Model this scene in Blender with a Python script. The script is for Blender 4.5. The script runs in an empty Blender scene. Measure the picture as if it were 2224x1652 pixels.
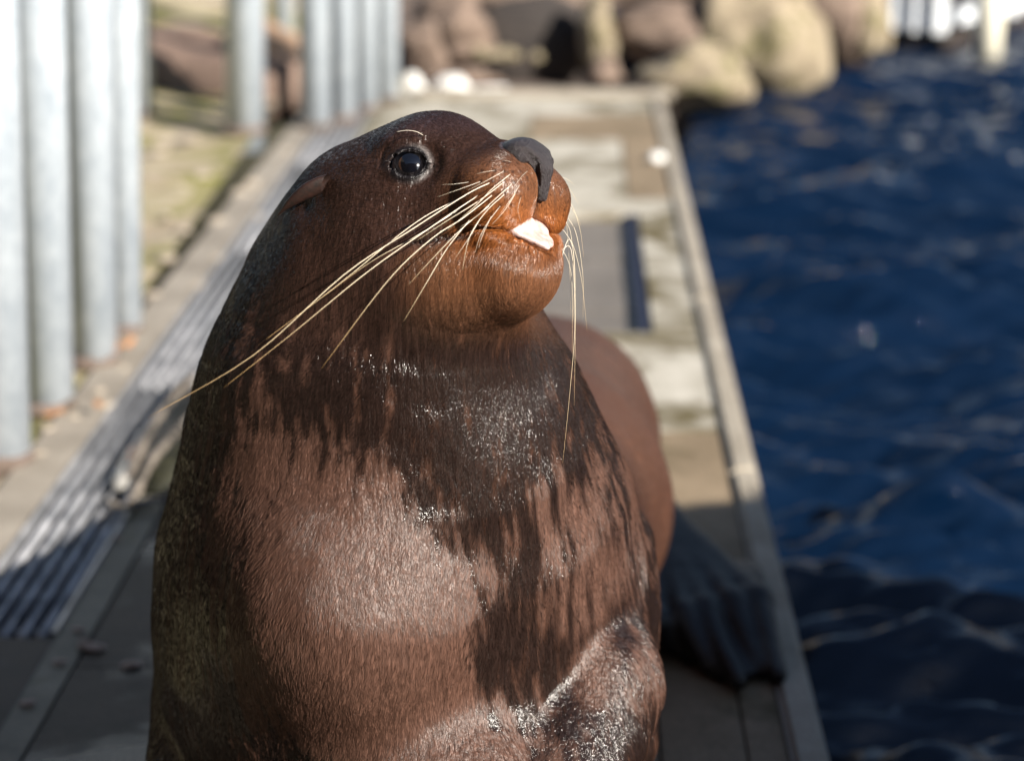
import bpy, bmesh, math, random, time
import numpy as np
from mathutils import Vector, Matrix, noise as mn
T0 = time.time()
random.seed(7); rng = np.random.default_rng(7)
SC = bpy.context.scene
COL = SC.collection

# ------------------------------------------------------------------ camera
FPX = 70 / 36 * 2224; PITCH = math.radians(17.1); CH = 1.35
cp, sp = math.cos(PITCH), math.sin(PITCH)
RT = np.array([1, 0, 0.]); UPV = np.array([0, sp, cp]); FW = np.array([0, cp, -sp]); CAM = np.array([0, 0, CH])
def W(px, py, d): return CAM + d * (FW + RT * (px - 1112) / FPX + UPV * (826 - py) / FPX)
def G(px, py, z=0.):
    r = FW + RT * (px - 1112) / FPX + UPV * (826 - py) / FPX
    return CAM + r * ((z - CH) / r[2])
def camv(x, y, z): return x * RT + y * UPV - z * FW
cd = bpy.data.cameras.new('camera'); cam = bpy.data.objects.new('camera', cd); COL.objects.link(cam)
cd.lens = 70; cd.sensor_width = 36; cd.clip_start = 0.05; cd.clip_end = 500
cam.location = (0, 0, CH); cam.rotation_euler = (math.pi / 2 - PITCH, 0, 0)
cd.dof.use_dof = True; cd.dof.focus_distance = 2.02; cd.dof.aperture_fstop = 2.8
SC.camera = cam
# ------------------------------------------------------------------ light
SUN_AZ = math.radians(47)      # to the right of straight behind the camera
SUN_EL = math.radians(28)
sv = np.array([math.sin(SUN_AZ) * math.cos(SUN_EL), -math.cos(SUN_AZ) * math.cos(SUN_EL), math.sin(SUN_EL)])
wd = bpy.data.worlds.new('World'); SC.world = wd; wd.use_nodes = True
nt = wd.node_tree; bg = nt.nodes['Background']
sky = nt.nodes.new('ShaderNodeTexSky'); sky.sky_type = 'NISHITA'; sky.sun_disc = False
sky.sun_elevation = SUN_EL; sky.sun_rotation = math.atan2(sv[0], sv[1]); sky.air_density = 1.0; sky.dust_density = 0.4
nt.links.new(sky.outputs[0], bg.inputs[0]); bg.inputs[1].default_value = 0.05
sl = bpy.data.lights.new('sun', 'SUN'); so = bpy.data.objects.new('sun', sl); COL.objects.link(so)
sl.energy = 5.0; sl.angle = math.radians(0.53); sl.color = (1, 0.93, 0.83)
so.rotation_euler = Vector(sv).to_track_quat('Z', 'Y').to_euler(); so.location = (3, -3, 5)
SC.view_settings.view_transform = 'Standard'; SC.view_settings.look = 'None'; SC.view_settings.exposure = 1.2
SC.view_settings.gamma = 1; SC.view_settings.use_curve_mapping = False
SC.render.engine = 'CYCLES'
cy = SC.cycles; cy.max_bounces = 6; cy.diffuse_bounces = 3; cy.glossy_bounces = 3; cy.transmission_bounces = 3
cy.caustics_reflective = False; cy.caustics_refractive = False; cy.sample_clamp_indirect = 4; cy.use_denoising = True

# ------------------------------------------------------------------ helpers
def tag(o, label=None, cat=None, group=None, kind=None):
    for k, v in (('label', label), ('category', cat), ('group', group), ('kind', kind)):
        if v: o[k] = v
    return o
def empty(name, loc, label, cat, group=None, rz=0):
    o = bpy.data.objects.new(name, None); COL.objects.link(o); o.location = loc; o.rotation_euler = (0, 0, rz)
    o.empty_display_size = .1
    return tag(o, label, cat, group)
def link(name, me, mat, parent=None, smooth=True):
    if mat and not me.materials: me.materials.append(mat)
    o = bpy.data.objects.new(name, me); COL.objects.link(o)
    if smooth: me.shade_smooth()
    if parent: o.parent = parent
    return o
def mesh_np(name, V, F):
    me = bpy.data.meshes.new(name); me.from_pydata([tuple(v) for v in V], [], [tuple(f) for f in F]); me.update(); return me
def bm_obj(name, bm, mat, parent=None, smooth=False):
    me = bpy.data.meshes.new(name); bmesh.ops.recalc_face_normals(bm, faces=bm.faces); bm.to_mesh(me); bm.free()
    return link(name, me, mat, parent, smooth)
def box(bm, c, s, rz=0, bev=0.0, rot=None):
    m = Matrix.Translation(c) @ (rot if rot else Matrix.Rotation(rz, 4, 'Z')) @ Matrix.Diagonal((*s, 1))
    r = bmesh.ops.create_cube(bm, size=1, matrix=m)
    if bev:
        es = list({e for v in r['verts'] for e in v.link_edges})
        bmesh.ops.bevel(bm, geom=es, offset=bev, segments=2, affect='EDGES')
def cyl(bm, p0, p1, r0, r1=None, seg=20, caps=True):
    p0, p1 = Vector(p0), Vector(p1); d = p1 - p0
    m = Matrix.Translation((p0 + p1) / 2) @ d.to_track_quat('Z', 'Y').to_matrix().to_4x4()
    bmesh.ops.create_cone(bm, cap_ends=caps, segments=seg, radius1=r0, radius2=r0 if r1 is None else r1, depth=d.length, matrix=m)
def tube_mesh(name, pts, rad, seg=8):
    pts = [Vector(p) for p in pts]; V = []; F = []
    for i, p in enumerate(pts):
        t = (pts[min(i + 1, len(pts) - 1)] - pts[max(i - 1, 0)]).normalized()
        a = t.cross(Vector((0.3, 0.2, 1))).normalized(); b = t.cross(a)
        for k in range(seg):
            an = 2 * math.pi * k / seg; V.append(p + (a * math.cos(an) + b * math.sin(an)) * rad[i])
    for i in range(len(pts) - 1):
        for k in range(seg):
            F.append((i * seg + k, i * seg + (k + 1) % seg, (i + 1) * seg + (k + 1) % seg, (i + 1) * seg + k))
    F.append(tuple(range(seg))[::-1]); F.append(tuple((len(pts) - 1) * seg + k for k in range(seg)))
    return mesh_np(name, V, F)
def spline(pts, n):
    P = np.array(pts, float); m = len(P); out = []
    for t in np.linspace(0, m - 1, n):
        i = min(int(t), m - 2); u = t - i
        p0 = P[i - 1] if i > 0 else 2 * P[0] - P[1]; p3 = P[i + 2] if i + 2 < m else 2 * P[-1] - P[-2]
        p1, p2 = P[i], P[i + 1]
        out.append(0.5 * (2 * p1 + (p2 - p0) * u + (2 * p0 - 5 * p1 + 4 * p2 - p3) * u * u + (3 * p1 - p0 - 3 * p2 + p3) * u ** 3))
    return np.array(out)

class NT:
    def __init__(s, name, rough=0.6, **k):
        s.m = bpy.data.materials.new(name); s.m.use_nodes = True; s.t = s.m.node_tree
        s.b = s.t.nodes['Principled BSDF']; s.b.inputs['Roughness'].default_value = rough
        for a, v in k.items(): s.b.inputs[a.replace('_', ' ')].default_value = v
    def n(s, ty, ins=None, **p):
        x = s.t.nodes.new(ty)
        for a, v in p.items(): setattr(x, a, v)
        for a, v in (ins or {}).items():
            if isinstance(v, bpy.types.NodeSocket): s.t.links.new(v, x.inputs[a])
            else: x.inputs[a].default_value = v
        return x
    def l(s, a, b): s.t.links.new(a, b)
    def coord(s, scale=(1, 1, 1), kind='Object'):
        c = s.n('ShaderNodeTexCoord'); m = s.n('ShaderNodeMapping', {'Scale': scale}); s.l(c.outputs[kind], m.inputs[0]); return m.outputs[0]
    def noise(s, vec, scale, detail=6, rough=.6, dist=0):
        return s.n('ShaderNodeTexNoise', {'Vector': vec, 'Scale': scale, 'Detail': detail, 'Roughness': rough, 'Distortion': dist}).outputs['Fac']
    def ramp(s, f, stops):
        r = s.n('ShaderNodeValToRGB', {'Fac': f}); e = r.color_ramp.elements
        while len(e) < len(stops): e.new(0.5)
        for a, (p, c) in zip(e, stops): a.position = p; a.color = c if len(c) == 4 else (*c, 1)
        return r.outputs[0]
    def mix(s, f, a, b, bt='MIX'):
        x = s.n('ShaderNodeMix', data_type='RGBA', blend_type=bt)
        for i, v in ((0, f), (6, a), (7, b)):
            if isinstance(v, bpy.types.NodeSocket): s.l(v, x.inputs[i])
            else: x.inputs[i].default_value = v if i == 0 else (*v[:3], 1)
        return x.outputs[2]
    def bump(s, h, st=.4, d=.01, nrm=None):
        b = s.n('ShaderNodeBump', {'Height': h, 'Strength': st, 'Distance': d})
        if nrm is not None: s.l(nrm, b.inputs['Normal'])
        s.l(b.outputs[0], s.b.inputs['Normal']); return b.outputs[0]
    def color(s, c): s.l(c, s.b.inputs['Base Color'])
    def rgh(s, c): s.l(c, s.b.inputs['Roughness'])

def concrete(name, c0, c1, moss=None, mossamt=.5, wet=0.0, sc=1.0, rough=.85, seed=0.):
    m = NT(name, rough); v = m.coord(); vv = m.n('ShaderNodeVectorMath', {0: v, 1: (seed, seed * 2, 0)}).outputs[0]
    f = m.noise(vv, 3.2 * sc, 8, .65); c = m.ramp(f, [(.3, c0), (.7, c1)])
    g = m.noise(vv, 90 * sc, 4, .7); c = m.mix(.35, c, m.ramp(g, [(.3, (.25, .25, .25)), (.7, (.9, .9, .9))]), 'OVERLAY')
    if moss:
        k = m.noise(vv, 2.1 * sc, 9, .7, .5); kk = m.ramp(k, [(1 - mossamt - .06, (0, 0, 0)), (1 - mossamt + .06, (1, 1, 1))])
        c = m.mix(kk, c, moss)
    if wet:
        k = m.noise(vv, 1.4 * sc, 7, .65, .3); kk = m.ramp(k, [(1 - wet - .03, (0, 0, 0)), (1 - wet + .03, (1, 1, 1))])
        c = m.mix(kk, c, (.35, .35, .35), 'MULTIPLY')
        m.rgh(m.ramp(kk, [(0, (rough,) * 3), (1, (.22,) * 3)]))
    m.color(c); m.bump(m.noise(vv, 45 * sc, 6, .7), .5, .006)
    return m.m

# ------------------------------------------------------------------ SDF tools (numpy)
def vnoise(P, scale, seed=0):
    Q = P * scale; I = np.floor(Q).astype(np.int64); f = Q - I; f = f * f * (3 - 2 * f); out = 0
    for dx in (0, 1):
        for dy in (0, 1):
            for dz in (0, 1):
                h = ((I[:, 0] + dx) * 73856093) ^ ((I[:, 1] + dy) * 19349663) ^ ((I[:, 2] + dz) * 83492791) ^ (seed * 2654435 + 97)
                h = (h ^ (h >> 13)) * 1274126177 & 0x7fffffff; h = (h ^ (h >> 15)) & 0xffff
                w = (f[:, 0] if dx else 1 - f[:, 0]) * (f[:, 1] if dy else 1 - f[:, 1]) * (f[:, 2] if dz else 1 - f[:, 2])
                out = out + w * (h / 65535.0)
    return out
def fbm(P, s, o=3, seed=0):
    a = 0; w = 1; t = 0
    for i in range(o): a = a + w * vnoise(P, s * 2 ** i, seed + i); t += w; w *= .5
    return a / t
def smin(a, b, k):
    h = np.clip(.5 + .5 * (b - a) / k, 0, 1); return b + (a - b) * h - k * h * (1 - h)
def smax(a, b, k): return -smin(-a, -b, k)
def ell(P, c, r):
    Q = (P - np.array(c)); r = np.array(r); k0 = np.linalg.norm(Q / r, axis=1); k1 = np.linalg.norm(Q / (r * r), axis=1) + 1e-9
    return k0 * (k0 - 1) / k1
def cap(P, a, b, ra, rb):
    a = np.array(a); b = np.array(b); d = b - a; t = np.clip(((P - a) @ d) / (d @ d), 0, 1)
    return np.linalg.norm(P - a - t[:, None] * d, axis=1) - (ra + (rb - ra) * t)
def sph(P, c, r): return np.linalg.norm(P - np.array(c), axis=1) - r
def sstep(a, b, x): t = np.clip((x - a) / (b - a), 0, 1); return t * t * (3 - 2 * t)

# head frame: F forward (snout), N towards the near cheek, U up
F = camv(.81, .10, .578); F /= np.linalg.norm(F)
N = camv(-.581, 0, .814); N -= F * (N @ F); N /= np.linalg.norm(N)
U = np.cross(N, F); U *= np.sign(U @ UPV)
O = W(800, 480, 2.12)
HM = np.stack([F, U, N])
def loc(P): return ((P - O) @ HM.T) * 100.0        # world -> head cm
def wld(q): return O + (np.asarray(q, float) / 100.0) @ HM
EYE = np.array([9.9, 3.5, 4.75]); ER = 2.15         # eyeball centre, radius (cm)
EOUT = np.array([.60, .15, .79]); EOUT /= np.linalg.norm(EOUT)
EU = np.array([0, 1, 0]) - EOUT * EOUT[1]; EU /= np.linalg.norm(EU); EF = np.cross(EU, EOUT); EF *= np.sign(EF[0])
def mouth_u(f, n): return np.where(f > 15, -4.3, -4.3 - .035 * (15 - f) ** 1.3 * 0 + .03 * (15 - np.minimum(f, 15)) ** 1.5 * -1)
def mouth_reg(u, n):
    a = (np.abs(n) / np.where(n > 0, 4.1, 3.2)) ** 1.9
    return np.maximum(u - (-2.75 - 1.6 * a), (-6.6 + 2.2 * a + .9 * sstep(0, -2.2, n)) - u) * .85
def head_raw(q, lids=True):
    s = q.copy(); s[:, 2] = np.abs(s[:, 2]); n = s[:, 2]
    d = ell(s, (2.6, -.2, 0), (9.8, 8.9, 8.4))
    d = smin(d, ell(s, (8.4, 3.5, 0), (8.9, 6.5, 6.3)), 2.8)
    d = smin(d, cap(s, (9.5, .3, 0), (18, .9, 0), 6.3, 4.6), 2.5)
    d = smin(d, ell(s, (18.4, -.5, 3.6), (4.4, 4.0, 3.3)), 1.9)              # whisker pads
    d = smin(d, cap(s, (5, -6.0, 0), (17.4, -7.6, 0), 7.4, 4.8), 1.8)          # lower jaw
    d = smin(d, ell(s, (15.6, -7.3, 1.0), (6.3, 4.3, 3.7)), 3.4)
    d = smin(d, ell(s, (8.5, -8.2, 2.2), (9, 5.6, 5.2)), 2.2)
    d = smin(d, ell(s, (4.5, -4, 4.0), (7.5, 6.5, 4.4)), 2.5)                       # cheeks
    d = smin(d, ell(s, (12.0, -1.6, 3.0), (5.2, 4.8, 3.7)), 2.0)
    d = smin(d, ell(s, (8.6, 6.4, 4.0), (3.4, 1.9, 2.2)), 1.6)                  # brow
    return d
def head_sdf(q):
    s = q.copy(); s[:, 2] = np.abs(s[:, 2]); f, u, n = s.T
    d = head_raw(q)
    # philtrum
    d = d + .28 * np.exp(-(n / .28) ** 2) * sstep(14, 18, f) * sstep(-4.6, -3.5, u) * sstep(1.0, -.6, u)
    # hollow in front of the eye, behind the pads
    # eye mound, opening
    e = s - EYE; eo = e @ EOUT; eu = e @ EU; ef = e @ EF
    r = np.linalg.norm(e, axis=1)
    d = smax(d, -(ell(np.stack([ef, eu, eo - 2.9], 1), (0, 0, 0), (2.9, 2.5, 1.15))), 1.2)
    d = smin(d, r - (ER + .20), 1.1)
    lid = .13 * np.exp(-((np.sqrt((ef / 1.28) ** 2 + (eu / 1.08) ** 2) * 1.35 - 1.95) / .28) ** 2) * (eo > 0)
    d = d - lid
    tear = ell(np.stack([ef - 1.45, eu + .42, eo], 1), (0, 0, 0), (1.0, .3, 4.0))
    op = smin(ell(np.stack([ef - .05, eu - .02, eo - 1.5], 1), (0, 0, 0), (1.50, 1.27, 3.0)), tear, .3)
    d = smax(d, -op, .16)
    d = np.maximum(d, -(r - (ER - .25)) * 1.0)
    # folds round the eye
    rr = np.sqrt((ef / 1.15) ** 2 + (eu) ** 2)
    d = d + .10 * np.exp(-((rr - 2.5 - .25 * eu) / .22) ** 2) * (eo > -.5) * (r < 6) * sstep(-.3, 1.2, eu) * sstep(1.8, .4, ef)
    # mouth line
    um = np.where(f > 14, -4.25, -4.25 - .12 * (14 - f)) + .5 * np.exp(-((f - 18) / 2.2) ** 2) * sstep(2, 4, n) - .35 * np.exp(-(n / 1.4) ** 2) * 0
    mk = sstep(9.6, 12, f)
    d = d + mk * (.55 * np.exp(-((u - um) / .20) ** 2) - .16 * np.exp(-((u - um - .9) / .7) ** 2) - .22 * np.exp(-((u - um + .95) / .7) ** 2))
    # open front of the mouth where the tongue shows
    d = smax(d, -np.maximum(mouth_reg(u, q[:, 2]), 18.2 - f), .28)
    # ear pit
    d = d + .5 * np.exp(-(((f + 2.0) / 1.2) ** 2 + ((u - 1.2) / .9) ** 2)) * sstep(4, 6, n)
    # nostril slits behind the leather
    return d / 100.0
def body_sdf(P):
    d = cap(P, W(800, 530, 2.20), W(822, 640, 2.19), .095, .128)
    for a, b, ra, rb in (((822, 640, 2.19), (826, 760, 2.20), .128, .165), ((826, 760, 2.20), (838, 900, 2.24), .165, .203),
                         ((838, 900, 2.24), (868, 1100, 2.29), .203, .249), ((868, 1100, 2.29), (874, 1300, 2.36), .249, .281),
                         ((874, 1300, 2.36), (874, 1520, 2.46), .286, .298)):
        d = smin(d, cap(P, W(*a), W(*b), ra, rb), .05)
    d = smin(d, ell(P, W(785, 1285, 2.165), (.145, .17, .155)), .06)
    d = smin(d, ell(P, W(985, 985, 2.185), (.10, .13, .10)), .06)
    d = smin(d, ell(P, W(960, 1650, 2.20), (.15, .17, .11)), .05)
    d = smin(d, cap(P, (-.10, 2.45, .30), (.0, 2.85, .27), .26, .225), .07)
    d = smin(d, cap(P, (.0, 2.85, .27), (.045, 3.35, .212), .225, .212), .08)
    d = smin(d, cap(P, (.045, 3.35, .212), (.02, 3.75, .10), .19, .08), .06)
    d = smin(d, cap(P, wld((8.5, -8.0, 0)), W(905, 900, 2.165), .070, .150), .05)
    # near (left fore) limb and far one
    arm = smin(cap(P, W(1322, 1290, 2.315), W(1285, 1480, 2.23), .035, .078), cap(P, W(1285, 1480, 2.23), W(1190, 1780, 2.14), .078, .085), .02)
    d = smin(d, cap(P, W(1352, 1180, 2.38), W(1346, 1600, 2.33), .036, .046), .03)
    d = smin(d, arm, .014)
    d = smin(d, cap(P, W(452, 1470, 2.40), W(410, 1800, 2.30), .060, .062), .022)
    d = smin(d, ell(P, (.20, 1.88, .035), (.11, .24, .036)), .03)
    d = smin(d, ell(P, (-.42, 1.92, .035), (.11, .24, .036)), .03)
    # hind flipper folded forward
    A = np.array((.235, 3.30, .085)); fl = None
    mids = [W(1645, 1275, 3.22), W(1590, 1290, 3.20), W(1530, 1320, 3.18), W(1480, 1330, 3.16), W(1420, 1330, 3.14)]
    tips = [G(1690, 1462, .02), G(1650, 1450, .018), G(1604, 1478, .02), G(1540, 1445, .02), G(1470, 1400, .02)]
    for i, (m_, t_) in enumerate(zip(mids, tips)):
        m_ = m_.copy(); m_[2] = max(.035, min(m_[2], .06))
        q = smin(cap(P, A, m_, .052, .024), cap(P, m_, t_, .024, .013), .016)
        fl = q if fl is None else smin(fl, q, .013)
    for i in range(4):
        ma = (np.array(mids[i]) + mids[i + 1]) / 2; ma[2] = .035; tb = (tips[i] + tips[i + 1]) / 2; tb = ma + (tb - ma) * .93; tb[2] = .014
        fl = smin(fl, cap(P, ma, tb, .022, .0105), .012)
    web = ell((P - G(1530, 1290, .035)) @ np.array([[.85, -.5, 0], [.5, .85, 0], [0, 0, 1]]).T, (0, 0, 0), (.075, .17, .016))
    fl = smin(fl, web, .02)
    d = smin(d, fl, .035)
    return d
def wrinkles(P):
    w = 0
    q = loc(P)
    a = (vnoise(P, 9, 3) - .5) * .02
    for z0, am in ((.80, .0006), (.755, .001), (.70, .0008)):
        w = w + am * np.exp(-((P[:, 2] - z0 + a + .35 * (P[:, 0] + .1) ** 2 - .0) / .006) ** 2) * sstep(-.05, -.25, P[:, 0])
    return w
def SD(P, fine=True):
    q = loc(P)
    near = (np.abs(q) < 40).all(axis=1)
    b = body_sdf(P)
    h = np.full(len(P), .3)
    if near.any():
        qn = q[near]; h[near] = head_sdf(qn) if fine else smax(head_raw(qn), -np.maximum(mouth_reg(qn[:, 1], qn[:, 2]) - .15, 18.0 - qn[:, 0]), .2) / 100
    # throat fold kept tight, nape blended wide
    k = .042 + .02 * sstep(6, -4, q[:, 0])
    d = np.minimum(b, h); m = (np.abs(b - h) < .08)
    d2 = smin(b, h, k); d = np.where(m, d2, d)
    if fine:
        d = d + (vnoise(P, 14, 5) - .5) * .006 + (vnoise(P, 38, 9) - .5) * .0014 * (q[:, 0] < 12) + wrinkles(P)
    return np.maximum(d, .004 - P[:, 2])

def surface_nets(sdf, lo, hi, h, hc=4):
    n = np.ceil((np.array(hi) - lo) / h).astype(int); n = (np.ceil(n / hc) * hc).astype(int)
    nc = n // hc + 1
    ax = [lo[i] + np.arange(nc[i]) * h * hc for i in range(3)]
    Pc = np.stack(np.meshgrid(*ax, indexing='ij'), -1).reshape(-1, 3)
    C = sdf(Pc).reshape(nc)
    for a in range(3):       # trilinear upsample
        idx = np.arange(n[a] + 1) / hc; i0 = np.minimum(idx.astype(int), nc[a] - 2); t = idx - i0
        sh = [1, 1, 1]; sh[a] = -1; t = t.reshape(sh)
        C = np.take(C, i0, a) * (1 - t) + np.take(C, i0 + 1, a) * t
    near = np.abs(C) < h * hc * .8
    I = np.argwhere(near); C[near] = sdf(lo + I * h)
    ins = C < 0
    s = n  # cells
    corners = [(a, b, c) for a in (0, 1) for b in (0, 1) for c in (0, 1)]
    cnt = sum(ins[a:a + s[0], b:b + s[1], c:c + s[2]].astype(np.int8) for a, b, c in corners)
    act = np.argwhere((cnt > 0) & (cnt < 8))
    vid = -np.ones(s, int); vid[act[:, 0], act[:, 1], act[:, 2]] = np.arange(len(act))
    acc = np.zeros((len(act), 3)); num = np.zeros(len(act))
    for i in range(8):
        for j in range(i + 1, 8):
            ca, cb = np.array(corners[i]), np.array(corners[j])
            if np.abs(ca - cb).sum() != 1: continue
            va = C[tuple((act + ca).T)]; vb = C[tuple((act + cb).T)]; m = (va < 0) != (vb < 0)
            t = np.where(m, va / np.where(m, va - vb, 1), 0)[:, None]
            acc += np.where(m[:, None], ca + t * (cb - ca), 0); num += m
    V = lo + (act + acc / num[:, None]) * h
    Fs = []
    for a in range(3):
        b, c = (a + 1) % 3, (a + 2) % 3
        sl0 = [slice(1, s[0]), slice(1, s[1]), slice(1, s[2])]; sl0[a] = slice(0, s[a])
        sl1 = list(sl0); sl1[a] = slice(1, s[a] + 1)
        A_, B_ = ins[tuple(sl0)], ins[tuple(sl1)]
        E = np.argwhere(A_ != B_); off = np.array([1, 1, 1]); off[a] = 0; E = E + off
        flip = ins[tuple(E.T)]
        q = []
        for db, dc in ((0, 0), (1, 0), (1, 1), (0, 1)):
            k = E.copy(); k[:, b] -= db; k[:, c] -= dc; q.append(vid[tuple(k.T)])
        q = np.stack(q, 1); q[~flip] = q[~flip][:, ::-1]; Fs.append(q)
    return V, np.concatenate(Fs)
def grad(sdf, P, e=.0006):
    g = np.stack([sdf(P + e * np.eye(3)[i]) - sdf(P - e * np.eye(3)[i]) for i in range(3)], 1) / (2 * e)
    return g
def project(sdf, P, it=3, e=.0006):
    for _ in range(it):
        g = grad(sdf, P, e); d = sdf(P); gl = (g * g).sum(1)[:, None] + 1e-6
        P = P - np.clip(d, -.01, .01)[:, None] * g / np.maximum(gl, .25)
    return P
def refine(V, Fq, sel):
    """split selected quads 1->4; neighbours become n-gons"""
    bm = bmesh.new()
    vs = [bm.verts.new(v) for v in V]
    for f in Fq: bm.faces.new([vs[i] for i in f])
    bm.faces.ensure_lookup_table()
    es = {e for i in np.nonzero(sel)[0] for e in bm.faces[i].edges}
    bmesh.ops.subdivide_edges(bm, edges=list(es), cuts=1, use_grid_fill=True)
    bm.verts.index_update()
    V = np.array([v.co[:] for v in bm.verts]); Fs = [tuple(v.index for v in f.verts) for f in bm.faces]
    bm.free(); return V, Fs

LO = np.array([-.62, 1.60, -.012]); HI = np.array([.58, 3.95, 1.16])
V, Fq = surface_nets(lambda P: SD(P, False), LO, HI, .0075)
print('nets', len(V), time.time() - T0)
def centers(V, Fs): return np.array([V[list(f)].mean(0) for f in Fs])
c = centers(V, Fq); q = loc(c)
V, Fs = refine(V, Fq, (c[:, 1] < 2.35) & (c[:, 2] > .12) & (c[:, 1] < 2.3)); print('r1', len(V), time.time() - T0)
c = centers(V, Fs); q = loc(c)
V, Fs = refine(V, Fs, (q[:, 0] > 4) & (q[:, 2] > -7.5) & (q[:, 1] > -13)); print('r2', len(V), time.time() - T0)
V = project(lambda P: SD(P, True), V, 3)
c = centers(V, Fs); q = loc(c)
e_ = q - EYE
selm = ((q[:, 0] > 14) & (q[:, 2] > -6) & (q[:, 1] > -8.5)) | (np.linalg.norm(e_, axis=1) < 4)
V, Fs = refine(V, Fs, selm & np.array([len(f) == 4 for f in Fs])); print('r3', len(V), time.time() - T0)
V = project(lambda P: SD(P, True), V, 3)
print('projected', time.time() - T0)
# ------------------------------------------------------------------ coat colours
K = lambda x, y: (550.2 + x * .3505, 202.7 + y * .3505)
def raymarch(px, py, t0=1.75, t1=2.5):
    r = FW + RT * (px - 1112) / FPX + UPV * (826 - py) / FPX; t = t0
    for _ in range(90):
        d = SD((CAM + r * t)[None], True)[0]
        if d < .0006: return t
        t += max(d * .7, .0005)
        if t > t1: return None
    return None
FOLL = [(1497, 476), (1558, 479), (1612, 484), (1658, 482), (1413, 542), (1482, 545), (1556, 545), (1615, 548), (1662, 552), (1338, 548), (1322, 628), (1405, 623), (1492, 620), (1563, 618), (1627, 613), (1290, 710), (1470, 688), (1536, 690),
        (1345, 776), (1410, 768), (1478, 753), (1658, 638), (1700, 520), (1705, 590), (1600, 690), (1540, 760), (1640, 430), (1590, 425), (1385, 690), (1240, 640), (1560, 420), (1420, 480), (1668, 690)]
SPOTS = []
for p_ in FOLL:
    t_ = raymarch(*K(*p_))
    if t_:
        w_ = W(*K(*p_), t_); SPOTS.append(w_); l_ = loc(w_[None])[0]; SPOTS.append(wld(l_ * (1, 1, -1)))
SPOTS = np.array(SPOTS); print('spots', len(SPOTS), time.time() - T0)
def px_of(P):
    v = P - CAM; d = v @ FW; return 1112 + FPX * (v @ RT) / d, 826 - FPX * (v @ UPV) / d
NOSE0 = wld((22.5, 1.5, 0))
def flow_dir(P, nrm):
    q = loc(P)
    f1 = P - NOSE0; f1 /= np.linalg.norm(f1, axis=1)[:, None]
    dn = np.array([-.10, .0, -1.0])
    w = sstep(.30, .55, np.linalg.norm(P - NOSE0, axis=1))[:, None]
    f = f1 * (1 - w) + dn * w
    back = sstep(2.5, 2.9, P[:, 1])[:, None]; f = f * (1 - back) + np.array([.1, 1, -.3]) * back
    f = f + (np.stack([vnoise(P, 26, 30 + i) for i in range(3)], 1) - .5) * .55
    f = f - nrm * (f * nrm).sum(1)[:, None]
    return f / (np.linalg.norm(f, axis=1)[:, None] + 1e-9)
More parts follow.
